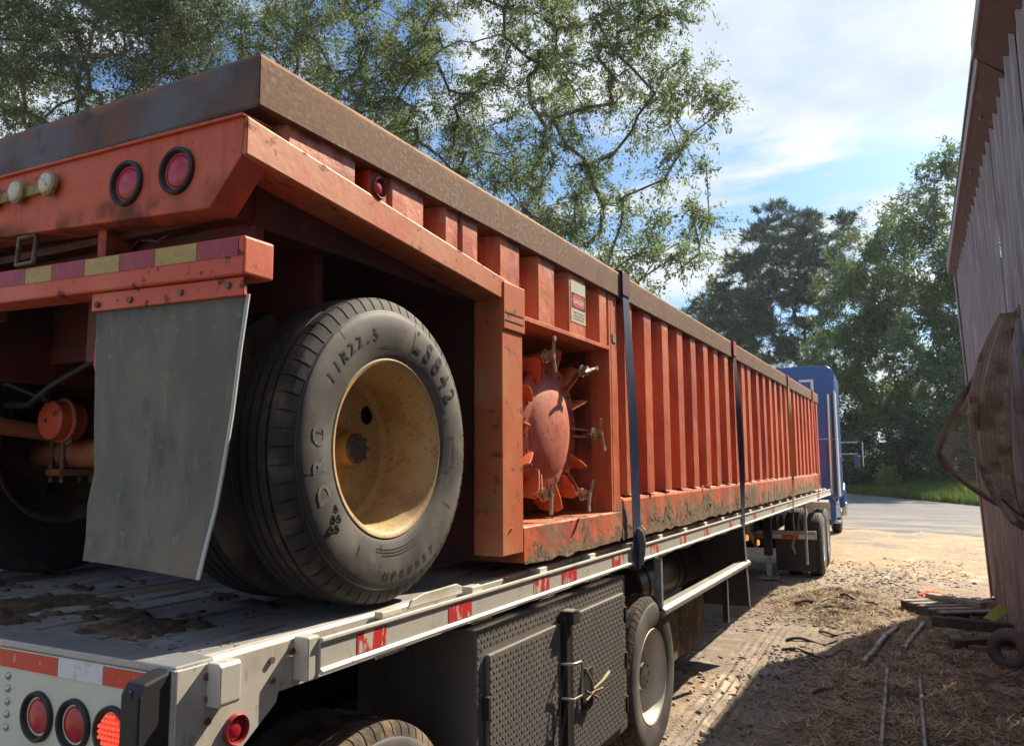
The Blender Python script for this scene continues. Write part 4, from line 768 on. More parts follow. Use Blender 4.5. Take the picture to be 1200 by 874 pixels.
grass_soil = M('mossy_soil', (.055, .075, .025), .95, layers=[dict(c=(.10, .085, .045), s=1.5, lo=.5, hi=.65, a=.8), dict(c=(.03, .05, .015), s=3, lo=.5, hi=.65, a=.7)], bump=[(8, S1, .6, .05)])
V = np.concatenate([np.stack([xs, e1, np.full(260, G0 + .012)], 1), np.stack([xs, e1 + 2, np.full(260, G0 + .12)], 1), np.stack([xs, e1 + 10, np.full(260, G0 + .85)], 1), np.stack([xs, e1 + 120, np.full(260, G0 + 1.5)], 1)])
struct(fin('grass_verge', np_mesh('grass_verge', V, [(r * 260 + i, r * 260 + i + 1, (r + 1) * 260 + i + 1, (r + 1) * 260 + i) for r in range(3) for i in range(259)]), grass_soil))
def blades(name, n, fx, hmin, hmax, wd, mat, seed, lean=.5, flat=False):
    g = np.random.default_rng(seed); P = fx(g, n); n = len(P); a = g.random(n) * 6.283; h = g.uniform(hmin, hmax, n); l = g.uniform(-lean, lean, n) * h
    if flat: h2 = h * g.uniform(.02, .35, n); l = np.sqrt(np.maximum(h * h - h2 * h2, 0)); h = h2
    d = np.stack([np.cos(a), np.sin(a), np.zeros(n)], 1); s = np.stack([-np.sin(a), np.cos(a), np.zeros(n)], 1) * (wd * g.uniform(.6, 1.4, n))[:, None]; up = np.array([0, 0, 1.0])
    mid = P + d * (l * .45)[:, None] + up * (h * .62)[:, None]; tip = P + d * l[:, None] + up * h[:, None]
    V = np.stack([P - s, P + s, mid + s * .7, mid - s * .7, tip], 1).reshape(-1, 3); b = np.arange(n) * 5
    F = np.concatenate([np.stack([b, b + 1, b + 2], 1), np.stack([b, b + 2, b + 3], 1), np.stack([b + 3, b + 2, b + 4], 1)])
    return tag(fin(name, np_mesh(name, V, F), mat), *mat_lab[name][:2], kind='stuff')
mat_lab = {'grass': ('low green grass along the far edge of the lot', 'grass'), 'straw': ('brown straw litter scattered beside the shed', 'straw'), 'gravel': ('loose gravel on the dirt yard', 'gravel'), 'weeds': ('low green undergrowth under the far trees', 'undergrowth')}
grass_m = M('verge_grass', (.075, .13, .022), .7, layers=[dict(c=(.12, .14, .035), s=.8, lo=.45, hi=.62, a=.8)], vary=.35, trans=.35)
def fgrass(g, n):
    x = g.uniform(-9, 6, n); d = g.random(n) ** 1.4 * 11 - .3; y = np.clip(42 - 2 * x, 24, 150) + d; return np.stack([x, y, G0 + np.interp(d, [0, 2, 10, 20], [0, .12, .85, .9])], 1)
blades('grass', 42000, fgrass, .15, .50, .014, grass_m, 51)
straw_m = M('dry_brown_straw', (.38, .275, .165), .85, layers=[dict(c=(.52, .40, .24), s=2.5, lo=.45, hi=.6, a=.8), dict(c=(.10, .06, .035), s=4, lo=.5, hi=.64, a=.8)], vary=.45)
def fstraw(g, n):
    x = np.concatenate([g.uniform(-1.25, .7, n * 6 // 10), g.normal(-1.15, .45, n * 2 // 10), g.normal(.2, .35, n * 2 // 10)]); y = np.concatenate([g.uniform(4.9, 10.5, n * 6 // 10), g.normal(11.3, .7, n * 2 // 10), g.normal(10.2, .7, n * 2 // 10)])
    keep = (x < .68) & ((x > -1.05 + .35 * vnoise(y * 2, y * 0, 3)) | (y > 9.8) | (g.random(len(x)) < .15)) & (vnoise(x * 2.2, y * 2.2, 61) + .3 * g.random(len(x)) > .38); x, y = x[keep], y[keep]; return np.stack([x, y, gh(x, y) + .003], 1)
blades('straw', 34000, fstraw, .04, .17, .0042, straw_m, 52, flat=True)
def stones(name, n, seed):
    g = np.random.default_rng(seed); base = np.array([(1, 0, 0), (0, 1, 0), (-1, 0, 0), (0, -1, 0), (0, 0, 1), (0, 0, -.6)]) ; fc = np.array([(0, 1, 4), (1, 2, 4), (2, 3, 4), (3, 0, 4), (1, 0, 5), (2, 1, 5), (3, 2, 5), (0, 3, 5)])
    x = np.concatenate([g.uniform(-3.2, .5, n // 2), g.normal(-.9, .8, n // 2)]); y = np.concatenate([g.uniform(5, 17, n // 2), g.normal(13, 1.2, n // 4), g.normal(8.6, 1.4, n - n // 2 - n // 4)])
    k = (x < .6) & (vnoise(x * 1.6, y * 1.6, 71) + .35 * g.random(n) > .5) & (y > 4.7); x, y = x[k], y[k]; n = len(x)
    s = .006 + .026 * g.random(n) ** 4; B_ = base[None] * (1 + .3 * g.normal(size=(n, 6, 1))) * s[:, None, None] * np.stack([g.uniform(.7, 1.5, n), g.uniform(.7, 1.5, n), g.uniform(.3, .6, n)], 1)[:, None, :]
    a = g.random(n) * 6.28; c, s_ = np.cos(a)[:, None], np.sin(a)[:, None]; B_ = np.stack([B_[:, :, 0] * c - B_[:, :, 1] * s_, B_[:, :, 0] * s_ + B_[:, :, 1] * c, B_[:, :, 2]], 2) + np.stack([x, y, gh(x, y) + s * .2], 1)[:, None, :]
    F = (fc[None] + (np.arange(n) * 6)[:, None, None]).reshape(-1, 3)
    m = M('yard_gravel', (.33, .30, .265), .9, layers=[dict(c=(.20, .165, .135), s=8, lo=.5, hi=.6, a=.8)], vary=.4)
    return tag(fin(name, np_mesh(name, B_.reshape(-1, 3), F), m), *mat_lab['gravel'], kind='stuff')
stones('gravel', 11000, 72)
# ---------------------------------------------------------------- shed on the right
H_ = thing('metal_shed', 'grey and rusty corrugated metal shed with a brown eave at right', 'shed', (0.72, 6.0, G0))
tin = M('weathered_grey_tin', (.34, .325, .31), .55, .1, layers=[dict(c=(.24, .205, .195), s=2.2, st=(2, 2, .5), lo=.48, hi=.68, a=.7), dict(c=(.52, .52, .54), s=6, st=(5, 5, .3), lo=.5, hi=.7, a=.7), dict(c=(.26, .165, .125), s=3, st=(2, 2, .5), lo=.40, hi=.58, a=.85, z=(1.25, .35), w=.9, ws=2, r=.85), dict(c=(.25, .12, .08), s=14, st=SV, lo=.66, hi=.76, a=.6, r=.9)], bump=[(30, SV, .12, .004)])
eave_m = M('brown_eave_board', (.095, .062, .058), .7, layers=[dict(c=(.10, .055, .05), s=5, st=(1, .5, 1), lo=.5, hi=.66, a=.8), dict(c=(.20, .135, .125), s=8, lo=.60, hi=.7, a=.5)], bump=[(30, S1, .25, .005)])
xb = lambda y: .665 + .055 * np.clip(y, 0, 12.8) / 12.8
xt = lambda y: .70 - .148 * np.clip(y, 0, 12.8) / 12.8
wallx = lambda y, z: xb(y) + (xt(y) - xb(y)) * (z - G0) / 4.46
prof = [(0, 0), (.012, 0), (.030, .026), (.056, .026), (.074, 0), (.128, 0), (.134, .005), (.148, .005), (.154, 0), (.214, 0), (.220, .005), (.234, .005), (.240, 0), (.3048, 0)]
for i in range(16):
    y0 = 12.80 - .9144 * (i + 1); V = []; F = []
    pr = [(y0 + k * .3048 + a, b) for k in range(3) for a, b in (prof[:-1] if k < 2 else prof)]
    for z in (G0 + .02 + .05 * rnd.random(), 1.5, 3.0, 4.56):
        for (y, d) in pr: V.append((float(wallx(y, z)) - d - (.007 if i % 2 else 0), y, z))
    n = len(pr); F = [(r * n + k, r * n + k + 1, (r + 1) * n + k + 1, (r + 1) * n + k) for r in range(3) for k in range(n - 1)]
    MB().add(V, F).build('wall_sheet', tin, H_)
q = MB()
for k in range(48):
    for z in (.55, 1.5, 2.4, 3.15, 4.3):
        y = 12.80 - .3048 * k - .10; x = float(wallx(y, z)) - (.007 if int(k / 3) % 2 else 0); q.cyl((x, y, z), (x - .009, y, z), .009, .006, n=6)
q.build('screw_heads', M('dull_screw', (.22, .19, .17), .5, .4), H_, kind='stuff')
corner_m = M('pale_corner_trim', (.36, .33, .35), .6, .2, layers=[dict(c=(.22, .13, .10), s=4, st=SV, lo=.48, hi=.66, a=.8)])
def slab(y0, y1, z0, z1, d0, d1):       # a board lying along the leaning wall
    return MB().hexa([(float(wallx(y0, z0)) + d0, y0, z0), (float(wallx(y0, z0)) + d1, y0, z0), (float(wallx(y1, z0)) + d1, y1, z0), (float(wallx(y1, z0)) + d0, y1, z0), (float(wallx(y0, z1)) + d0, y0, z1), (float(wallx(y0, z1)) + d1, y0, z1), (float(wallx(y1, z1)) + d1, y1, z1), (float(wallx(y1, z1)) + d0, y1, z1)])
slab(12.70, 12.84, G0 + .01, 4.50, -.045, -.030).build('corner_trim', corner_m, H_)
slab(12.8405, 12.855, G0 + .01, 4.50, -.045, .10).build('corner_trim', corner_m, H_)
slab(12.72, 12.835, G0, 4.5, .005, .12).build('corner_timber', eave_m, H_)
eo = lambda y: .452 + .040 * (12.9 - y) / 8
def eave(y0, y1, dz, dx, nm, parts):
    for k in range(parts):
        a = y0 + (y1 - y0) * k / parts; b = y0 + (y1 - y0) * (k + 1) / parts - .004; P = []
        for y in (a, b):
            o_ = eo(y) + dx; w = float(wallx(y, 4.45)) + .02
            P += [[(o_, y, 4.60 + dz), (w, y, 4.44 + dz), (w + .02, y, 4.47 + dz), (o_ + .004, y, 4.70 + dz)]]
        MB().add(P[0] + P[1], [(0, 1, 2, 3), (7, 6, 5, 4), (0, 4, 5, 1), (1, 5, 6, 2), (2, 6, 7, 3), (3, 7, 4, 0)]).build(nm, eave_m, H_, bevel=.003)
eave(6.05, 12.95, 0, 0, 'eave_board', 3); eave(-2.0, 6.04, .02, -.030, 'eave_board', 3)
trim_m = M('pale_drip_edge', (.27, .22, .215), .5, .3, layers=[dict(c=(.24, .14, .11), s=6, lo=.5, hi=.66, a=.7)])
for (a, b, dz, dx) in ((6.05, 12.96, 0, 0), (-2.0, 6.045, .02, -.030)):
    MB().hexa([(eo(a) + dx - .018, a, 4.60 + dz), (eo(a) + dx - .001, a, 4.60 + dz), (eo(b) + dx - .001, b, 4.60 + dz), (eo(b) + dx - .018, b, 4.60 + dz), (eo(a) + dx - .018, a, 4.725 + dz), (eo(a) + dx - .001, a, 4.725 + dz), (eo(b) + dx - .001, b, 4.725 + dz), (eo(b) + dx - .018, b, 4.725 + dz)]).build('drip_edge', trim_m, H_, bevel=.003)
MB().add([(eo(12.98) - .02, 12.98, 4.728), (eo(-2) - .05, -2, 4.728), (3.4, -2, 6.2), (3.4, 12.98, 6.2), (eo(12.98) - .02, 12.98, 4.758), (eo(-2) - .05, -2, 4.758), (3.4, -2, 6.23), (3.4, 12.98, 6.23)], [(0, 1, 2, 3), (7, 6, 5, 4), (0, 4, 5, 1), (1, 5, 6, 2), (2, 6, 7, 3), (3, 7, 4, 0)]).build('roof', tin, H_)
B(.80, 6.4, 12.70, 12.72, G0, 4.7).build('end_wall', tin, H_)
B(6.4, 6.45, -2, 12.72, G0, 4.7).build('back_wall', tin, H_); B(.80, 6.4, -2.02, -2, G0, 4.7).build('end_wall', tin, H_)
MB().add([(3.4, -2, 6.2), (6.5, -2, 4.7), (6.5, 12.98, 4.7), (3.4, 12.98, 6.2), (3.4, -2, 6.23), (6.5, -2, 4.73), (6.5, 12.98, 4.73), (3.4, 12.98, 6.23)], [(0, 1, 2, 3), (7, 6, 5, 4), (0, 4, 5, 1), (1, 5, 6, 2), (2, 6, 7, 3), (3, 7, 4, 0)]).build('roof', tin, H_)
for y in (12.3, 11.1, 9.6, 8.2, 6.9): Cy((eo(y) + .05, y, 4.535), (eo(y) + .04, y, 4.52), .012, n=8).build('nail_head', steel_m, H_)
B(.745, .80, -1.9, 12.65, 1.45, 1.55).build('wall_girt', eave_m, H_); B(.70, .76, -1.9, 12.65, 3.1, 3.2).build('wall_girt', eave_m, H_)
# ---------------------------------------------------------------- mesh tarp hanging from the wall
N_T = thing('mesh_tarp', 'brown mesh tarp with thick hem hanging in a loop off the shed wall', 'tarp', (.66, 7.0, 1.5))
W1, TIP, W2 = Vector((.668, 6.28, 3.0)), Vector((.070, 7.0, 2.0)), Vector((.640, 7.30, 1.44))
def bez(a, b, c, d, t): return a * (1 - t) ** 3 + b * 3 * t * (1 - t) ** 2 + c * 3 * t * t * (1 - t) + d * t ** 3
def hem(t):                              # along the loop's free edge
    if t < .52: return bez(W1, W1 + Vector((-.20, .25, -.30)), TIP + Vector((.12, -.05, .30)), TIP, t / .52)
    return bez(TIP, TIP + Vector((-.035, .03, -.14)), W2 + Vector((-.32, -.12, .14)), W2, (t - .52) / .48)
def wl(t):                               # where the sheet meets the wall
    return Vector((.655 + .02 * math.sin(t * 9), 6.05 + 1.15 * t + .05 * math.sin(t * 7), 2.92 - 1.42 * t))
band_m = M('brown_hem_webbing', (.19, .145, .125), .85, layers=[dict(c=(.075, .06, .055), s=9, lo=.45, hi=.62, a=.8), dict(c=(.22, .12, .07), s=14, lo=.55, hi=.7, a=.6)], bump=[(80, S1, .5, .006)])
v = []; f = []; n = 46
for i in range(n + 1):
    t = i / n; p = hem(t); d = (hem(min(1, t + .01)) - hem(max(0, t - .01))).normalized(); inw = (Vector((.62, 6.75, 2.1)) - p).normalized(); inw = (inw - d * inw.dot(d)).normalized(); o_ = d.cross(inw)
    w = .038 + .014 * math.exp(-((t - .55) / .12) ** 2) + .006 * math.sin(t * 40)
    for (a, b) in ((0, 0), (.5 * w, .010), (w, .002), (w, -.004), (.5 * w, -.008), (0, -.006)): v.append(p + inw * a + o_ * (b + .004 * math.sin(t * 23 + a * 90)))
    if i: k = i * 6; f += [(k - 6 + j, k - 6 + (j + 1) % 6, k + (j + 1) % 6, k + j) for j in range(6)]
MB().add(v, f).build('hem_band', band_m, N_T, smooth=60)
strand_m = M('grey_mesh_strand', (.46, .44, .40), .7, layers=[dict(c=(.30, .30, .25), s=5, lo=.46, hi=.6, a=.7), dict(c=(.14, .07, .05), s=4, lo=.52, hi=.66, a=.8)])
def surf(u, t):
    a = hem(t); b = wl(t); s = a.lerp(b, u); bulge = math.sin(u * math.pi) * math.sin(t * math.pi)
    return s + Vector((.06 * bulge * math.sin(3 + 5 * u), .10 * bulge * math.sin(u * 8 + t * 3), -.05 * bulge))
def strands(fn, nu, nt, r, su, st):
    q = MB()
    for i in range(nt): t = .015 + .97 * i / (nt - 1); q.tube([fn(u, t) for u in np.linspace(.0, 1, su)], r, 3)
    for i in range(nu): u = .04 + .95 * i / (nu - 1); q.tube([fn(u, t) for t in np.linspace(.02, .985, st)], r * .7, 3)
    return q
strands(surf, 30, 120, .0019, 10, 24).build('mesh_strands', strand_m, N_T, kind='stuff')
def fold(u, t):
    y = 6.20 + .9 * t + .22 * u - .30 * (1 - t) * u; z = 2.86 - 1.50 * t - .25 * math.sin(t * math.pi) * (u - .5); x = float(wallx(y, z)) - .045 - (.30 * math.sin(math.pi * min(1, .06 + t * .94)) ** .7) * math.sin(math.pi * (.10 + .85 * u)) - .022 * math.sin(u * 26 + t * 3)
    return Vector((x, y, z))
v = []; nu_, nt_ = 40, 30
for i in range(nt_ + 1):
    for j in range(nu_ + 1): v.append(fold(j / nu_, i / nt_))
MB().add(v, [(i * (nu_ + 1) + j, i * (nu_ + 1) + j + 1, (i + 1) * (nu_ + 1) + j + 1, (i + 1) * (nu_ + 1) + j) for i in range(nt_) for j in range(nu_) if j > nu_ * (.34 + .14 * math.sin(i * .5))]).build('bunched_sheet', M('bunched_mesh_sheet', (.26, .245, .20), .85, layers=[dict(c=(.24, .15, .10), s=4, st=(3, 3, .8), lo=.52, hi=.66, a=.7), dict(c=(.16, .175, .12), s=3, st=(3, 3, .8), lo=.52, hi=.66, a=.8)]), N_T, smooth=80)
q = MB()
for i in range(110):
    t = .02 + .96 * i / 109; q.tube([fold(u, min(1, max(0, t + .03 * math.sin(u * 9)))) + Vector((-.004, 0, 0)) for u in np.linspace(0, 1, 26)], .0021, 3)
for j in range(34): q.tube([fold(.02 + .96 * j / 33, t) for t in np.linspace(.02, .98, 22)], .0014, 3)
q.build('fold_strands', M('pale_fold_strand', (.62, .59, .50), .7, layers=[dict(c=(.12, .075, .05), s=6, lo=.47, hi=.6, a=.9)]), N_T, kind='stuff')
MB().tube([(.62, 7.9, 1.62), (.40, 7.2, 1.70), (.55, 6.9, 1.52), (.66, 6.6, 1.42)], .007, 6).build('tie_cord', black_rubber, N_T, smooth=60)
# ---------------------------------------------------------------- tractor unit
Q = thing('semi_truck', 'blue semi truck with tall sleeper cab pulling the flatbed', 'truck', (-2.70, 14.6, G0))
blue = M('deep_blue_truck_paint', (.020, .085, .30), .25, .0, spec=.6, layers=[dict(c=(.04, .07, .2), s=1.5, lo=.5, hi=.75, a=.5)])
chrome = M('dull_chrome', (.65, .66, .68), .22, .9); glass = M('dark_cab_glass', (.02, .025, .03), .08, spec=.8); grey_f = M('sunlit_grey_and_trim', (.42, .44, .48), .4)
xr, xl = -1.46, -3.94; P = []
def rr(x0, x1, z0, z1, r, n=6):
    o = []
    for cx_, cz_, a0 in ((x1 - r, z1 - r, 0), (x0 + r, z1 - r, 90)):
        for i in range(n + 1): a = R(a0 + 90 * i / n); o.append((cx_ + r * math.cos(a), cz_ + r * math.sin(a)))
    return o + [(x0, z0), (x1, z0)]
sl = MB().prism(rr(xl, xr, 1.12, 3.93, .22), 'y', 18.0, 20.1).build('sleeper_cab', blue, Q, smooth=35, bevel=.03)
MB().prism([(-2.17, 3.64), (-1.88, 3.64), (-1.88, 3.35), (-1.935, 3.35), (-1.935, 3.59), (-2.17, 3.59)], 'y', 17.994, 17.999).build('corner_marking', tape_white, sl)
MB().prism([(-3.52, 3.64), (-3.23, 3.64), (-3.23, 3.59), (-3.465, 3.59), (-3.465, 3.35), (-3.52, 3.35)], 'y', 17.994, 17.999).build('corner_marking', tape_white, sl)
B(xl + .05, xr - .03, 17.993, 17.999, 2.345, 2.365).build('seam_strip', grey_f, sl)
B(xl + .2, xr - .2, 17.985, 17.998, 1.5, 2.2).build('back_panel', blue, sl, bevel=.02)
B(xr - .02, xr + .012, 17.55, 18.25, 1.15, 3.35).build('sunlit_tone_plate', grey_f, Q, bevel=.01); B(xl - .012, xl + .02, 17.55, 18.25, 1.15, 3.35).build('sunlit_tone_plate', grey_f, Q, bevel=.01)  # pale grey plates stand for the bright lit side of the cab
MB().prism(rr(xl + .05, xr - .05, 1.05, 2.95, .15), 'y', 20.11, 21.5).build('day_cab', blue, Q, smooth=35, bevel=.03)
MB().hexa([(xl + .15, 21.51, 2.05), (xr - .15, 21.51, 2.05), (xr - .15, 21.6, 2.05), (xl + .15, 21.6, 2.05), (xl + .2, 21.3, 2.85), (xr - .2, 21.3, 2.85), (xr - .2, 21.52, 2.85), (xl + .2, 21.52, 2.85)]).build('windshield', glass, Q)
MB().hexa([(-3.7, 21.6, .75), (-1.70, 21.6, .75), (-1.85, 23.3, .75), (-3.55, 23.3, .75), (-3.6, 21.6, 2.0), (-1.80, 21.6, 2.0), (-1.98, 23.2, 1.72), (-3.42, 23.2, 1.72)]).build('hood', blue, Q, bevel=.06)
B(-3.9, -1.5, 23.31, 23.42, .42, .78).build('front_bumper', chrome, Q, bevel=.03)
for s in (-1.84, -3.9):
    MB().prism([(22.0, .7), (22.0, 1.15), (22.3, 1.32), (22.9, 1.32), (23.25, 1.05), (23.25, .8), (22.95, .8), (22.85, 1.08), (22.35, 1.08), (22.25, .8)], 'x', s, s + .34).build('front_fender', blue, Q, bevel=.03)
for sg in (0, 1):
    f_ = (lambda x: x) if sg == 0 else (lambda x: -5.40 - x)
    a, b = sorted((f_(-2.08), f_(-1.56))); MB().prism([(a + .06, .52), (b - .10, .52), (b, .66), (b, 1.0), (b - .10, 1.12), (a + .06, 1.12), (a, 1.0), (a, .66)], 'y', 18.3, 20.2).build('fuel_tank', blue, Q, bevel=.03)
    a, b = sorted((f_(-1.62), f_(-1.50))); B(a, b, 18.6, 19.0, .55, .60).build('cab_step', chrome, Q, bevel=.01); B(a, b, 19.3, 19.7, .78, .83).build('cab_step', chrome, Q, bevel=.01)
    a, b = sorted((f_(-2.15), f_(-1.60))); MB().prism([(16.0, 1.10), (16.3, 1.13), (16.6, 1.02), (16.72, .75), (16.74, .75), (16.62, 1.04), (16.3, 1.15), (16.0, 1.12)], 'x', a, b).build('quarter_fender', grey_f, Q)
    x = f_(-1.12); mm = B(min(x, x + (.05 if sg else -.05)) - .05, max(x, x + (.05 if sg else -.05)) + .05, 20.62, 20.70, 1.75, 2.02).build('mirror', blue, Q, bevel=.02)
    B(x - .06, x + .06, 20.612, 20.6195, 1.77, 2.0).build('mirror_glass', glass, mm)
    q = MB()
    for z in (2.06, 2.34): q.tube([(f_(-1.52), 20.75, z), (f_(-1.12), 20.72, z)], .014, 6)
    q.tube([(f_(-1.01), 20.72, 2.34), (f_(-1.01), 20.72, 1.75)], .014, 6).build('mirror_arm', chrome, Q, smooth=40)
    Cy((f_(-1.60), 17.9, 1.2), (f_(-1.58), 17.9, 3.3), .045, n=16).build('exhaust_stack', chrome, Q, smooth=40)
Cy((-1.55, 18.22, 1.02), (-1.50, 18.22, 1.02), .08, n=16).build('tank_cap', chrome, Q, smooth=40, bevel=.008)
for z in (.78, .95): Cy((-1.52, 17.86, z), (-1.47, 17.86, z), .05, n=16).build('air_filter', chrome, Q, smooth=40)
for x in (-2.28, -3.12): B(x - .05, x + .05, 13.2, 23.2, .80, 1.05).build('frame_beam', black_steel, Q)
B(-3.15, -2.25, 14.2, 15.2, 1.06, 1.20).build('fifth_wheel', black_steel, Q, bevel=.03)
bar = B(-3.72, -1.66, 13.36, 13.41, .655, .785).build('rear_bar', grey_alu, Q, bevel=.006)
for i in range(8): a = -1.68 - .25 * i; B(a - .245, a, 13.3555, 13.3595, .665, .725).build('bar_tape', tape_white if i % 2 == 0 else tape_red, bar)
for a in (-2.28, -3.70): B(a, a + .60, 13.375, 13.385, .16, .654).build('mud_flap', black_rubber, Q)
for y in (14.0, 15.32):
    wheel(Q, (0, y, .535), -1.575, 1, .96, rim=chrome, detail=False, hub=True, dish=.17, hub_out=.04, hubm=chrome)
    wheel(Q, (0, y, .535), -2.17, -1, .96, rim=chrome, detail=False, hub=False)
    wheel(Q, (0, y, .535), -3.23, 1, .96, rim=chrome, detail=False, hub=False); wheel(Q, (0, y, .535), -3.825, -1, .96, rim=chrome, detail=False, hub=False)
    Cy((-3.7, y, .535), (-1.75, y, .535), .10, n=14).build('axle', black_steel, Q, smooth=40)
wheel(Q, (0, 22.6, .535), -1.62, 1, .96, rim=chrome, detail=False, hub=True, dish=.06, hub_out=.03, hubm=chrome); wheel(Q, (0, 22.6, .535), -3.78, -1, .96, rim=chrome, detail=False, hub=False)
Q.rotation_euler.z = R(3.0)
ys_ = [o for o in bpy.data.objects if o.get('label', '').startswith('worn yellow strap')][0]
MB().tube([(-1.566, 10.95, 1.262), (-1.575, 10.94, 1.10), (-1.56, 10.96, .95), (-1.60, 10.94, .80), (-1.57, 10.95, .70)], [.004, .012, .010, .016, .012], 6).build('webbing_tail', yellow_strap, ys_, smooth=60)
# ---------------------------------------------------------------- odds and ends on the ground
def g1(x, y): return float(gh(x, y))
def placed(mb, x, y, rz, dz=0.0, rx=0.0):
    m = Matrix.Translation((x, y, g1(x, y) + dz)) @ Euler((rx, 0, rz)).to_matrix().to_4x4(); mb.v = [tuple(m @ Vector(p)) for p in mb.v]; return mb
def wood(name, c, c2): return M(name, c, .85, layers=[dict(c=c2, s=5, st=(1, 1, 1), lo=.45, hi=.62, a=.85), dict(c=(.05, .04, .035), s=20, lo=.58, hi=.7, a=.6)], bump=[(30, S1, .4, .006)])
pale_wood = wood('bleached_grey_wood', (.34, .30, .25), (.22, .185, .15)); dark_wood = wood('dark_damp_timber', (.055, .048, .042), (.10, .085, .07)); brown_wood = wood('brown_rough_timber', (.17, .115, .075), (.26, .20, .14))
pt = thing('wooden_pallet', 'small weathered wooden pallet lying by the shed corner', 'pallet', (.05, 11.0, G0))
mt = Matrix.Translation((.10, 11.05, g1(.1, 11.05))) @ Euler((0, 0, R(-58))).to_matrix().to_4x4()
def pb(x0, x1, y0, y1, z0, z1, nm, m, par, M_): q = B(x0, x1, y0, y1, z0, z1); q.v = [tuple(M_ @ Vector(p)) for p in q.v]; return q.build(nm, m, par, bevel=.004)
for y in (-.28, 0, .28): pb(-.42, .42, y - .025, y + .025, .015, .105, 'stringer', dark_wood, pt, mt)
for i in range(5): x = -.40 + .19 * i; pb(x, x + .11, -.32, .32, .107, .127, 'slat', pale_wood, pt, mt)
for i in range(2): x = -.40 + .6 * i; pb(x, x + .10, -.32, .32, -.005, .0135, 'slat', brown_wood, pt, mt)
tag(placed(B(-.38, .38, -.055, .055, .128, .185), .22, 11.25, R(-42)).build('timber_board', pale_wood, bevel=.005), 'thick pale board laid across the small pallet', 'board')
tag(placed(B(-.35, .35, -.05, .05, .0, .11), .55, 11.75, R(-28)).build('timber_board', pale_wood, bevel=.005), 'short pale beam between the pallet and the shed corner', 'board')
q = MB(); v = []
for i in range(10):
    for j in range(10): u, w = i / 9, j / 9; v.append((-.14 + .28 * u, -.10 + .2 * w, .02 + .05 * math.sin(u * 3.1) * math.sin(w * 3.1) + .022 * math.sin(i * 2.1 + j * 1.3)))
q.add(v, [(i * 10 + j, i * 10 + j + 1, i * 10 + j + 11, i * 10 + j + 10) for i in range(9) for j in range(9)])
tag(placed(q, -.02, 11.62, .3, .115).build('orange_rag', M('bright_orange_cloth', (.72, .13, .06), .8), smooth=70), 'crumpled bright orange rag on the far side of the pallet', 'rag')
tag(placed(B(-.40, .40, -.05, .05, 0, .10), .36, 9.55, R(-8), .10).build('dark_timber', dark_wood, bevel=.006), 'long black timber raised on a pale board beside the shed', 'timber')
tag(placed(B(-.05, .05, -.55, .55, .0, .045), .16, 9.55, R(4), .01).build('timber_board', pale_wood, bevel=.005), 'pale board passing under the long black timber', 'board')
tag(placed(B(-.36, .36, -.045, .045, 0, .08), .40, 9.08, R(38), .03, .1).build('dark_timber', dark_wood, bevel=.006), 'dark slanting timber in front of the long black one', 'timber')
tag(placed(B(-.30, .30, -.06, .06, 0, .06), .42, 10.15, R(-20), .06).build('dark_timber', dark_wood, bevel=.006), 'short dark timber behind the long black one', 'timber')
tag(placed(B(-.28, .28, -.03, .03, 0, .05), .22, 8.95, R(-12), .005).build('dark_timber', brown_wood, bevel=.006), 'thin brown stick of timber lying lowest in the junk heap', 'timber')
q = MB().add([(-.12, 0, .02), (.10, .05, .16), (.15, -.05, .10), (-.05, -.10, 0), (-.12, 0, .026), (.10, .05, .166), (.15, -.05, .106), (-.05, -.10, .006)], [(0, 1, 2, 3), (7, 6, 5, 4), (0, 4, 5, 1), (1, 5, 6, 2), (2, 6, 7, 3), (3, 7, 4, 0)])
tag(placed(q, .55, 10.05, .5, .14).build('plastic_scrap', M('yellow_green_plastic', (.30, .31, .05), .6)), 'yellow green scrap of plastic on the junk heap', 'scrap')
ot = thing('old_tyre', 'small worn tyre leaning against the shed wall', 'tyre', (.56, 8.45, G0))
prf = [(.05 * math.sin(a), .13 + .055 * math.cos(a)) for a in (2 * math.pi * i / 16 for i in range(16))]
q = MB().lathe(prf, (0, 0, 0), 36, closed=True); m = Matrix.Translation((.56, 8.45, g1(.56, 8.45) + .165)) @ Euler((0, .25, R(62))).to_matrix().to_4x4(); q.v = [tuple(m @ Vector(p)) for p in q.v]
q.build('tyre_casing', rubber, ot, smooth=60)
pipe_m = M('dusty_steel_pipe', (.34, .31, .27), .5, .4, layers=[dict(c=(.17, .115, .075), s=8, lo=.48, hi=.64, a=.8, r=.85)])
for (a, b, r, lab) in (((-.60, 7.95), (-.38, 9.92), .028, 'longest pale pipe, lying at the sunlit edge of the shade'), ((-.29, 8.60), (-.13, 10.19), .024, 'pale pipe half buried in straw right of the longest one'), ((-.35, 5.6), (-.40, 7.80), .017, 'thin pipe in the shade, left of its twin'), ((-.10, 5.6), (-.15, 7.70), .017, 'thin pipe in the shade, right of its twin')):
    P = [(a[0] + (b[0] - a[0]) * t, a[1] + (b[1] - a[1]) * t) for t in np.linspace(0, 1, 12)]
    tag(MB().tube([(x, y, max(g1(x, y), G0) + r + .006) for x, y in P], r, 10).build('steel_pipe', pipe_m, smooth=50), lab, 'pipe', 'pipes lying on the yard')
bark = wood('dark_stick_bark', (.07, .05, .035), (.13, .095, .065))
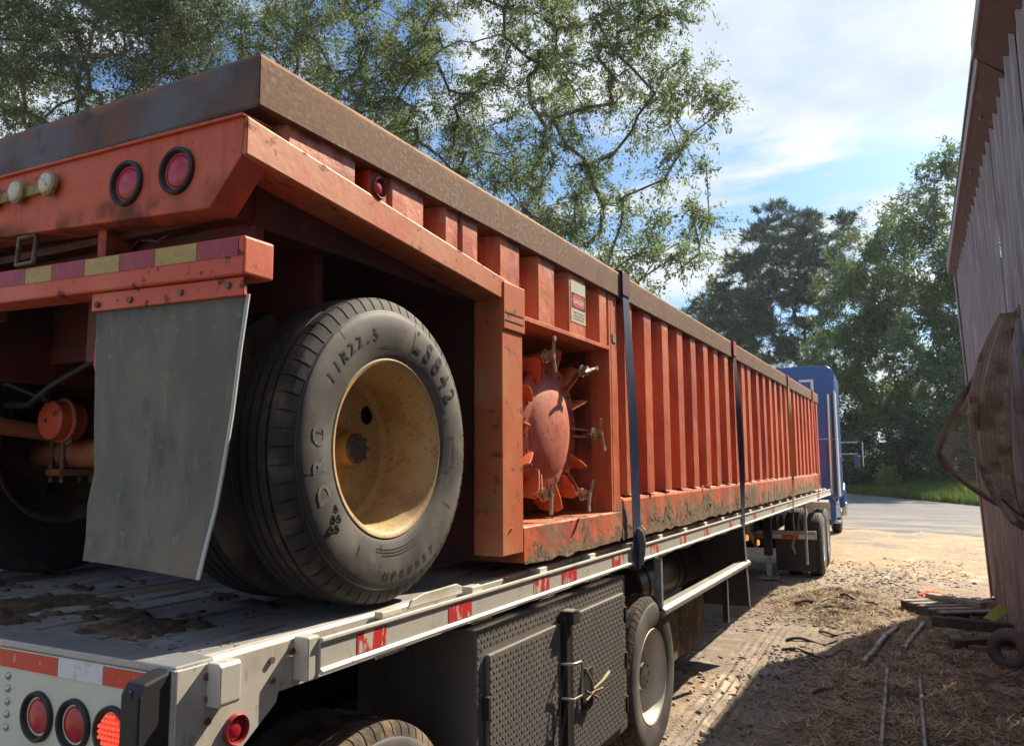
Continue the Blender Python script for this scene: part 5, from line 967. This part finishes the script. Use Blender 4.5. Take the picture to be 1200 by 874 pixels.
for i, (x, y, a, l, r, lab) in enumerate([(-1.15, 8.9, .1, .5, .018, 'dark stick on the pale gravel, nearest the trailer side guard'), (-1.05, 8.35, .0, .65, .015, 'dark bent stick on pale gravel, below the short straight one'), (-.95, 9.35, -.3, .4, .016, 'short straight stick above the bent one on the gravel'), (-1.3, 10.9, .4, .6, .02, 'thick stick poking from the left of the mulch heap'), (-.85, 11.1, -.5, .5, .018, 'stick on the right slope of the mulch heap'), (-1.1, 10.6, .2, .45, .02, 'stick at the near foot of the mulch heap'), (-.75, 6.9, -.6, .4, .014, 'curved dark stick at the shadow edge')]):
    P = [(x + l * (t - .5) * math.cos(a), y + l * (t - .5) * math.sin(a) + .05 * math.sin(t * 5 + i)) for t in np.linspace(0, 1, 9)]
    tag(MB().tube([(u, v_, g1(u, v_) + r * .8 + .012 * math.sin(k)) for k, (u, v_) in enumerate(P)], [r * (1 - .5 * t) for t in np.linspace(0, 1, 9)], 7).build('fallen_stick', bark, smooth=60), lab, 'stick', 'sticks on the yard')
clods('mulch_heap', [(-1.15, 11.4, .38, .5), (-.8, 10.8, .25, .3)], mulch_m, None, 500, 81, .004, .022, surf=lambda x, y: g1(x, y))
tag(bpy.data.objects['mulch_heap'], 'low heap of dark mulch and clods on the yard', 'mulch', kind='stuff')
tag(placed(B(-.14, .14, -.06, .06, 0, .01), -3.2, 33.5, .3, .02).build('paper_scrap', tape_white), 'white scrap of paper lying on the far asphalt', 'paper')
OAK = [(-5.3, 17.0, 11.66, 1.16), (-4.43, 17.0, 10.2, 0.82), (-4.2, 17.0, 8.35, 0.61), (-4.39, 16.5, 6.87, 0.78), (-5.46, 16.5, 6.54, 0.91), (-6.91, 17.5, 11.1, 1.1), (-6.29, 17.2, 8.69, 0.77), (-8.31, 18.0, 11.88, 1.17), (-8.1, 17.5, 9.11, 1.34), (-6.77, 17.0, 7.45, 1.05), (-9.84, 17.5, 8.72, 1.3), (-9.72, 18.0, 11.12, 1.39), (-6.02, 17.0, 12.94, 1.13), (-8.79, 18.0, 14.05, 1.38), (-10.33, 17.0, 12.99, 1.36), (-11.49, 18.0, 10.75, 1.44), (-12.61, 17.5, 12.3, 1.45), (-13.62, 18.0, 14.88, 1.53), (-6.65, 17.0, 14.46, 1.68), (-10.38, 18.0, 16.03, 2.16), (-4.55, 17.0, 12.93, 0.99), (-7.89, 17.0, 7.08, 0.93), (-5.13, 16.3, 5.69, 0.46), (-5.12, 17.6, 9.77, 0.81), (-3.77, 17.0, 9.65, 0.34), (-3.84, 16.5, 6.79, 0.33)]
OAKL = [(-12.53, 15.5, 12.12, 1.33), (-14.17, 16.0, 14.26, 1.66), (-15.2, 15.5, 12.53, 1.18), (-16.76, 16.0, 14.72, 1.76), (-12.33, 16.0, 10.65, 1.12), (-15.17, 16.0, 16.36, 2.21), (-17.56, 15.5, 13.62, 1.49), (-18.97, 16.0, 16.16, 1.85), (-19.4, 15.2, 14.21, 1.28), (-12.82, 15.2, 11.13, 1.1)]
OAKF = [(-19.7, 14.0, 13.97, 1.72), (-20.76, 13.5, 12.45, 1.47), (-22.51, 13.0, 13.95, 1.75), (-22.67, 13.0, 11.63, 1.24), (-20.19, 14.0, 15.42, 1.75), (-22.73, 13.5, 16.44, 2.07), (-17.79, 14.0, 11.98, 1.05), (-18.78, 14.0, 16.31, 1.71), (-27.06, 13.0, 14.54, 2.46), (-25.4, 13.0, 16.39, 2.14)]
PINE = [(-9.98, 72.0, 21.96, 2.89), (-12.25, 72.0, 20.3, 2.69), (-7.52, 72.0, 20.84, 2.61), (-9.63, 71.0, 18.21, 3.35), (-13.39, 71.5, 17.58, 2.68), (-13.68, 70.5, 14.34, 2.87), (-9.64, 70.0, 14.64, 3.29), (-7.02, 72.0, 16.61, 2.96), (-11.87, 70.0, 11.85, 2.58), (-8.47, 70.5, 11.3, 2.18), (-15.21, 71.0, 16.51, 1.54), (-5.52, 74.0, 22.86, 1.21), (-4.48, 74.0, 22.71, 0.9)]
PINES = [(-17.8, 76.0, 16.42, 1.83), (-19.24, 76.0, 15.96, 1.34), (-16.17, 75.0, 14.46, 2.27), (-17.54, 75.5, 13.4, 2.46), (-14.79, 75.5, 11.56, 2.01)]
BLA = [(-4.84, 62.0, 15.08, 1.77), (-3.11, 62.5, 15.62, 2.01), (-1.36, 63.0, 16.8, 1.88), (-3.8, 61.5, 12.02, 2.59), (-1.0, 62.0, 12.78, 2.74), (-5.1, 62.0, 9.68, 2.38), (-2.29, 61.0, 8.46, 3.0), (-4.41, 61.5, 5.56, 2.76), (-1.7, 61.0, 4.25, 2.84), (-1.19, 63.0, 20.0, 1.01), (-3.29, 63.0, 18.35, 1.15)]
BLB = [(1.8, 58.0, 20.16, 1.59), (0.92, 58.0, 17.96, 1.82), (2.33, 58.0, 16.59, 1.9), (0.71, 58.0, 14.21, 2.26), (2.25, 57.0, 11.6, 2.28), (0.65, 57.0, 8.96, 2.52), (2.22, 57.0, 7.22, 2.26), (0.64, 57.0, 4.58, 2.5), (2.66, 56.5, 3.44, 2.21), (2.38, 58.0, 21.52, 0.79), (3.97, 57.0, 9.27, 2.13), (3.92, 58.0, 14.96, 2.2), (4.59, 57.0, 4.98, 2.62)]
UNDER = [(-3.87, 52.0, 2.16, 1.34), (-1.99, 51.0, 1.65, 1.09), (-0.42, 50.0, 1.88, 1.24), (0.99, 48.0, 1.65, 1.18), (2.08, 46.5, 1.44, 1.04), (2.89, 45.0, 1.04, 0.99), (-4.69, 54.0, 3.52, 1.4), (-1.03, 52.0, 3.38, 1.51), (1.9, 49.0, 3.01, 1.28)]
# ---------------------------------------------------------------- trees
def leaf_mesh(name, C_, sig, nper, ln, wd, seed, droop=.4, flat=0.0, needles=False):
    g = np.random.default_rng(seed); C_ = np.asarray(C_); n = len(C_) * nper
    k = 7; tw = g.normal(size=(len(C_), k, 3)); tw[:, :, 2] *= (1 - flat); tw[:, :, 2] += (.25 if needles else -.15 * droop); tw /= np.linalg.norm(tw, axis=2, keepdims=True)
    ti = g.integers(0, k, n); ci = np.repeat(np.arange(len(C_)), nper); td = tw[ci, ti]; u = g.random(n) ** .75; sg = np.asarray(sig)[ci]
    tl = sg * 1.9 * (.55 + .6 * ((ti * 37 % 11) / 10)); jit = g.normal(size=(n, 3)) * (sg * (.16 if not needles else .10))[:, None]
    p = C_[ci] + td * (tl * u)[:, None] + jit; p[:, 2] -= droop * .22 * tl * u * u
    d = g.normal(size=(n, 3)) * .75 + td * (1.1 if not needles else .8); d[:, 2] += (-droop * .7 if not needles else .45); d /= np.linalg.norm(d, axis=1, keepdims=True)
    s = np.cross(d, g.normal(size=(n, 3))); s /= np.linalg.norm(s, axis=1, keepdims=True); L_ = ln * (.45 + .9 * g.random(n))[:, None]; W_ = wd * g.uniform(.6, 1.4, n)[:, None]
    nrm = np.cross(d, s); V = np.stack([p, p + d * L_ * .5 + s * W_ + nrm * W_ * .3, p + d * L_, p + d * L_ * .5 - s * W_ + nrm * W_ * .3], 1).reshape(-1, 3); b = np.arange(n) * 4
    te = C_[:, None, :] + tw * (np.asarray(sig)[:, None, None] * 1.9 * (.55 + .6 * ((np.arange(k) * 37 % 11) / 10))[None, :, None]); te[:, :, 2] -= droop * .22 * np.asarray(sig)[:, None] * 1.4
    return np_mesh(name, V, np.stack([b, b + 1, b + 2, b + 3], 1)), te
def skeleton(base, h0, targets, r_tip, seed, step=.55, trunk_dir=(0, 0, 1), rise=.25, lean=None):
    """trunk from base up to h0, then each target joins the nearest branch"""
    g = np.random.default_rng(seed); nodes = [Vector(base)]; par = [-1]; td = Vector(trunk_dir).normalized(); n0 = max(3, int(h0 / step))
    for i in range(n0): nodes.append(nodes[-1] + td * (h0 / n0) + Vector((g.normal() * .05, g.normal() * .05, 0))); par.append(len(nodes) - 2)
    arr = [np.array(p) for p in nodes]; top = nodes[-1]
    order = sorted(range(len(targets)), key=lambda i: (Vector(targets[i]) - top).length)
    for i in order:
        t = np.array(targets[i]); A = np.array(arr); dv = t - A; dist = np.linalg.norm(dv, axis=1); pen = np.maximum(0, A[:, 2] - t[2] + .2) * .9
        k = int(np.argmin(dist + pen + (np.arange(len(A)) < n0 * .55) * 50)); p = Vector(A[k]); tv = Vector(t); L_ = (tv - p).length; m = max(1, int(L_ / step)); last = k
        c1 = p.lerp(tv, .4) + Vector((g.normal() * .045 * L_, g.normal() * .045 * L_, rise * L_ * .5))
        for j in range(1, m + 1):
            s = j / m; q = p * (1 - s) ** 2 + c1 * 2 * s * (1 - s) + tv * s * s; arr.append(np.array(q)); par.append(last); last = len(arr) - 1
    A = np.array(arr); n = len(A); rad = np.zeros(n); E_ = 2.35; acc = np.zeros(n)
    for i in range(n - 1, -1, -1):
        if acc[i] == 0: acc[i] = r_tip ** E_
        if par[i] >= 0: acc[par[i]] += acc[i]
    return A, np.array(par), acc ** (1 / E_)
def limbs(name, A, par, rad, mat, parent, k=6, rmax=9):
    n = len(A); pi = np.where(par < 0, 0, par); D = A - A[pi]; D[par < 0] = (0, 0, 1); D /= np.maximum(np.linalg.norm(D, axis=1, keepdims=True), 1e-6)
    ref = np.where(np.abs(D[:, :1]) < .9, np.array([[1., 0, 0]]), np.array([[0, 1., 0]])); U = np.cross(D, ref); U /= np.linalg.norm(U, axis=1, keepdims=True); Wd = np.cross(D, U)
    r = np.minimum(rad, rmax); a = 2 * math.pi * np.arange(k) / k
    ring = lambda c, rr: c[:, None, :] + (U[:, None, :] * np.cos(a)[None, :, None] + Wd[:, None, :] * np.sin(a)[None, :, None]) * rr[:, None, None]
    idx = np.where(par >= 0)[0]; lo = ring(A[pi], np.minimum(r[pi], r * 1.25))[idx]; hi = ring(A, r)[idx]; V = np.concatenate([lo, hi], 1).reshape(-1, 3); b = (np.arange(len(idx)) * 2 * k)[:, None]; j = np.arange(k)[None]; j2 = (j + 1) % k
    F = np.stack([b + j, b + j2, b + k + j2, b + k + j], -1).reshape(-1, 4)
    o = ORG[parent.name]; return fin(name, np_mesh(name, V - np.array(o), F), mat, parent, smooth=60, org=o)
bark_m = M('grey_brown_bark', (.085, .068, .055), .95, layers=[dict(c=(.14, .12, .10), s=5, st=(1, 1, .4), lo=.45, hi=.62, a=.8)], bump=[(12, (3, 3, .5), .7, .03)])
leaf_oak = M('oak_foliage', (.105, .152, .062), .58, spec=.35, vary=.45, trans=.50, layers=[dict(c=(.15, .165, .055), s=.7, lo=.48, hi=.66, a=.7), dict(c=(.065, .105, .060), s=.5, lo=.5, hi=.65, a=.7)])
leaf_dark = M('dark_oak_foliage', (.075, .12, .058), .40, vary=.42, trans=.40, layers=[dict(c=(.10, .125, .05), s=.6, lo=.5, hi=.66, a=.7)])
leaf_far = M('pale_green_foliage', (.105, .175, .055), .5, vary=.35, trans=.40, layers=[dict(c=(.065, .11, .045), s=.35, lo=.45, hi=.62, a=.8), dict(c=(.13, .15, .05), s=.5, lo=.54, hi=.66, a=.6)])
leaf_far2 = M('grey_green_foliage', (.085, .15, .06), .5, vary=.35, trans=.36, layers=[dict(c=(.095, .125, .05), s=.4, lo=.5, hi=.64, a=.7)])
needle_m = M('dark_pine_needles', (.030, .075, .046), .5, vary=.4, trans=.22)
shrub_m = M('shrub_foliage', (.055, .095, .022), .5, vary=.4, trans=.38, layers=[dict(c=(.025, .05, .016), s=.4, lo=.42, hi=.58, a=.85)])
def tree(name, label, cat, base, h0, lobes, per, nper, sig, ln, wd, mat, seed, r_tip=.012, extra=(), gaps=(), group=None, tdir=(0, 0, 1), flat=0.0, needles=False, droop=.4, rise=.25, k=6, shell=.55):
    g = np.random.default_rng(seed); t = thing(name, label, cat, base, group); T_ = []
    for (x, y, z, r) in lobes:
        m = max(3, int(per * r * r))
        for _ in range(m):
            d = g.normal(size=3); d /= np.linalg.norm(d); rr = r * (shell + (1.12 - shell) * g.random() ** .6); q = np.array((x, y, z)) + d * rr * (1, 1.25, .92)
            if any((q[0] - a) ** 2 + (q[2] - c) ** 2 < b * b for a, c, b in gaps): continue
            T_.append(q)
    T_ += [np.array(e) for e in extra]; T_ = np.array(T_)
    A, par, rad = skeleton(base, h0, T_, r_tip, seed, trunk_dir=tdir, rise=rise); limbs('trunk', A, par, rad, bark_m, t, k)
    s = sig * g.uniform(.65, 1.35, len(T_)); o = ORG[t.name]
    me, te = leaf_mesh('crown', T_ - np.array(o), s, nper, ln, wd, seed + 1, droop, flat, needles); fin('crown', me, mat, t, org=o)
    c0 = np.repeat(T_ - np.array(o), te.shape[1], 0); c1 = te.reshape(-1, 3); dd = c1 - c0; dd /= np.linalg.norm(dd, axis=1, keepdims=True); u_ = np.cross(dd, np.array([.31, .52, .79])); u_ /= np.linalg.norm(u_, axis=1, keepdims=True); v_ = np.cross(dd, u_); rt = r_tip * .42
    P = [c0 + rt * u_, c0 + rt * (-.5 * u_ + .87 * v_), c0 + rt * (-.5 * u_ - .87 * v_), c1]; V = np.stack(P, 1).reshape(-1, 3); b = np.arange(len(c0)) * 4
    fin('twigs', np_mesh('twigs', V, np.concatenate([np.stack([b, b + 1, b + 3], 1), np.stack([b + 1, b + 2, b + 3], 1), np.stack([b + 2, b, b + 3], 1)])), bark_m, t, kind='stuff', org=o); return t
tree('oak_tree', 'large spreading oak whose right edge overhangs the front half of the container', 'tree', (-11.1, 17.6, G0), 5.2, OAK, 15, 250, .36, .102, .019, leaf_oak, 101, r_tip=.0125, gaps=((-6.95, 12.35, .55), (-5.55, 9.0, .75), (-6.2, 10.2, .4)), group='oaks behind the container', tdir=(.15, 0, 1), droop=.8)
tree('oak_tree', 'tall oak with several bare stems showing, behind the middle of the rear rim', 'tree', (-14.4, 16.6, G0), 4.5, OAKL, 10, 250, .42, .105, .0195, leaf_oak, 102, r_tip=.015, group='oaks behind the container', tdir=(.05, 0, 1))
tree('oak_tree', 'dense dark oak at the left edge above the rear rim', 'tree', (-20.6, 14.0, G0), 5.0, OAKF, 13, 240, .44, .12, .0225, leaf_dark, 103, r_tip=.017, group='oaks behind the container')
tree('pine_tree', 'tall dark pine rising behind the blue truck', 'pine', (-9.0, 71.5, G0 + .9), 10.0, PINE, 5.0, 300, .48, .42, .025, needle_m, 104, r_tip=.022, extra=((-11, 71, 9.8), (-7.7, 71, 9.4), (-10.3, 71, 9.0)), flat=.45, needles=True, rise=.1, k=6)
tree('pine_tree', 'smaller dark evergreen left of the tall pine, over the container rim', 'pine', (-17.8, 76.0, G0 + .9), 7.5, PINES, 7, 280, .5, .40, .022, needle_m, 105, r_tip=.02, flat=.35, needles=True, rise=.1)
tree('broadleaf_tree', 'pale green bushy tree right of the pine', 'tree', (-3.4, 62.4, G0 + .8), 5.0, BLA, 5.0, 260, .72, .24, .05, leaf_far, 106, r_tip=.013, group='leafy trees beyond the lot', droop=.3)
tree('broadleaf_tree', 'taller grey green tree half hidden by the shed eave', 'tree', (1.4, 57.6, G0 + .8), 5.0, BLB, 5.0, 260, .72, .24, .05, leaf_far2, 107, r_tip=.013, group='leafy trees beyond the lot', droop=.3)
for i, (x, y, z, r) in enumerate(UNDER):
    lab = ['leafy shrub nearest the blue truck mirror', 'second shrub right of the truck mirror', 'shrub midway between the truck and the shed', 'shrub left of the shed corner at grass level', 'shrub just left of the shed corner', 'shrub partly behind the shed corner', 'taller shrub behind the truck mirror', 'tall shrub in the middle of the far thicket', 'tall shrub at the right end of the far thicket'][i]
    tree('shrub', lab, 'shrub', (x, y + .5, G0 + .45), .4, [(x, y + .5, z * 1.05, r * 1.1), (x + .3, y + .2, z * .6 + .3, r)], 11, 110, .42, .17, .045, shrub_m, 200 + i, r_tip=.010, group='shrubs along the far verge', droop=.2, k=5)
tree('shrub', 'bright yellow green bush at the lot edge', 'shrub', (-2.1, 49.5, G0 + .2), .3, [(-2.1, 49.5, 1.05, .65), (-1.4, 49.5, .75, .42)], 22, 80, .28, .16, .05, M('yellow_green_bush_leaves', (.16, .22, .045), .5, vary=.3, trans=.4), 230, r_tip=.008, k=5)  # brighter yellow-green leaf colour than the other shrubs
# the wood behind, read as one mass
g = np.random.default_rng(300); T_ = []
for x in np.arange(-44, 26, 1.5):
    hh = 7.5 + 3 * float(vnoise(x * .25, 0, 5)) - (3.0 if x < -12 else 0)
    for z in np.arange(.6, hh, 1.1): T_.append((x + g.normal() * .5, 92 + g.normal() * 1.5, z + .5 + g.normal() * .4))
for y in np.arange(-30, 92, 2.0):
    for z in np.arange(.6, 8 + 3 * float(vnoise(y * .2, 3, 5)), 1.5): T_.append((-52 + g.normal() * 1.5, y, z + g.normal() * .4))
T_ = np.array(T_); wm = M('distant_wood_foliage', (.030, .055, .026), .6, vary=.4, trans=.25)
tag(fin('far_wood', leaf_mesh('far_wood', T_, np.full(len(T_), .95), 85, .36, .10, 301, .2)[0], wm), 'dark wood closing the view behind the lot', 'wood', kind='stuff')

# ---------------------------------------------------------------- air
hz = bpy.data.materials.new('thin_summer_haze'); hz.use_nodes = True; hz.node_tree.nodes.clear()
pv = hz.node_tree.nodes.new('ShaderNodeVolumePrincipled'); pv.inputs['Color'].default_value = (.86, .93, 1, 1); pv.inputs['Density'].default_value = .0004; pv.inputs['Anisotropy'].default_value = .3
ho = hz.node_tree.nodes.new('ShaderNodeOutputMaterial'); hz.node_tree.links.new(pv.outputs[0], ho.inputs['Volume'])
hb = B(-1400, 1400, -900, 1900, -1.1, 26).build('haze', hz); hb['kind'] = 'stuff'
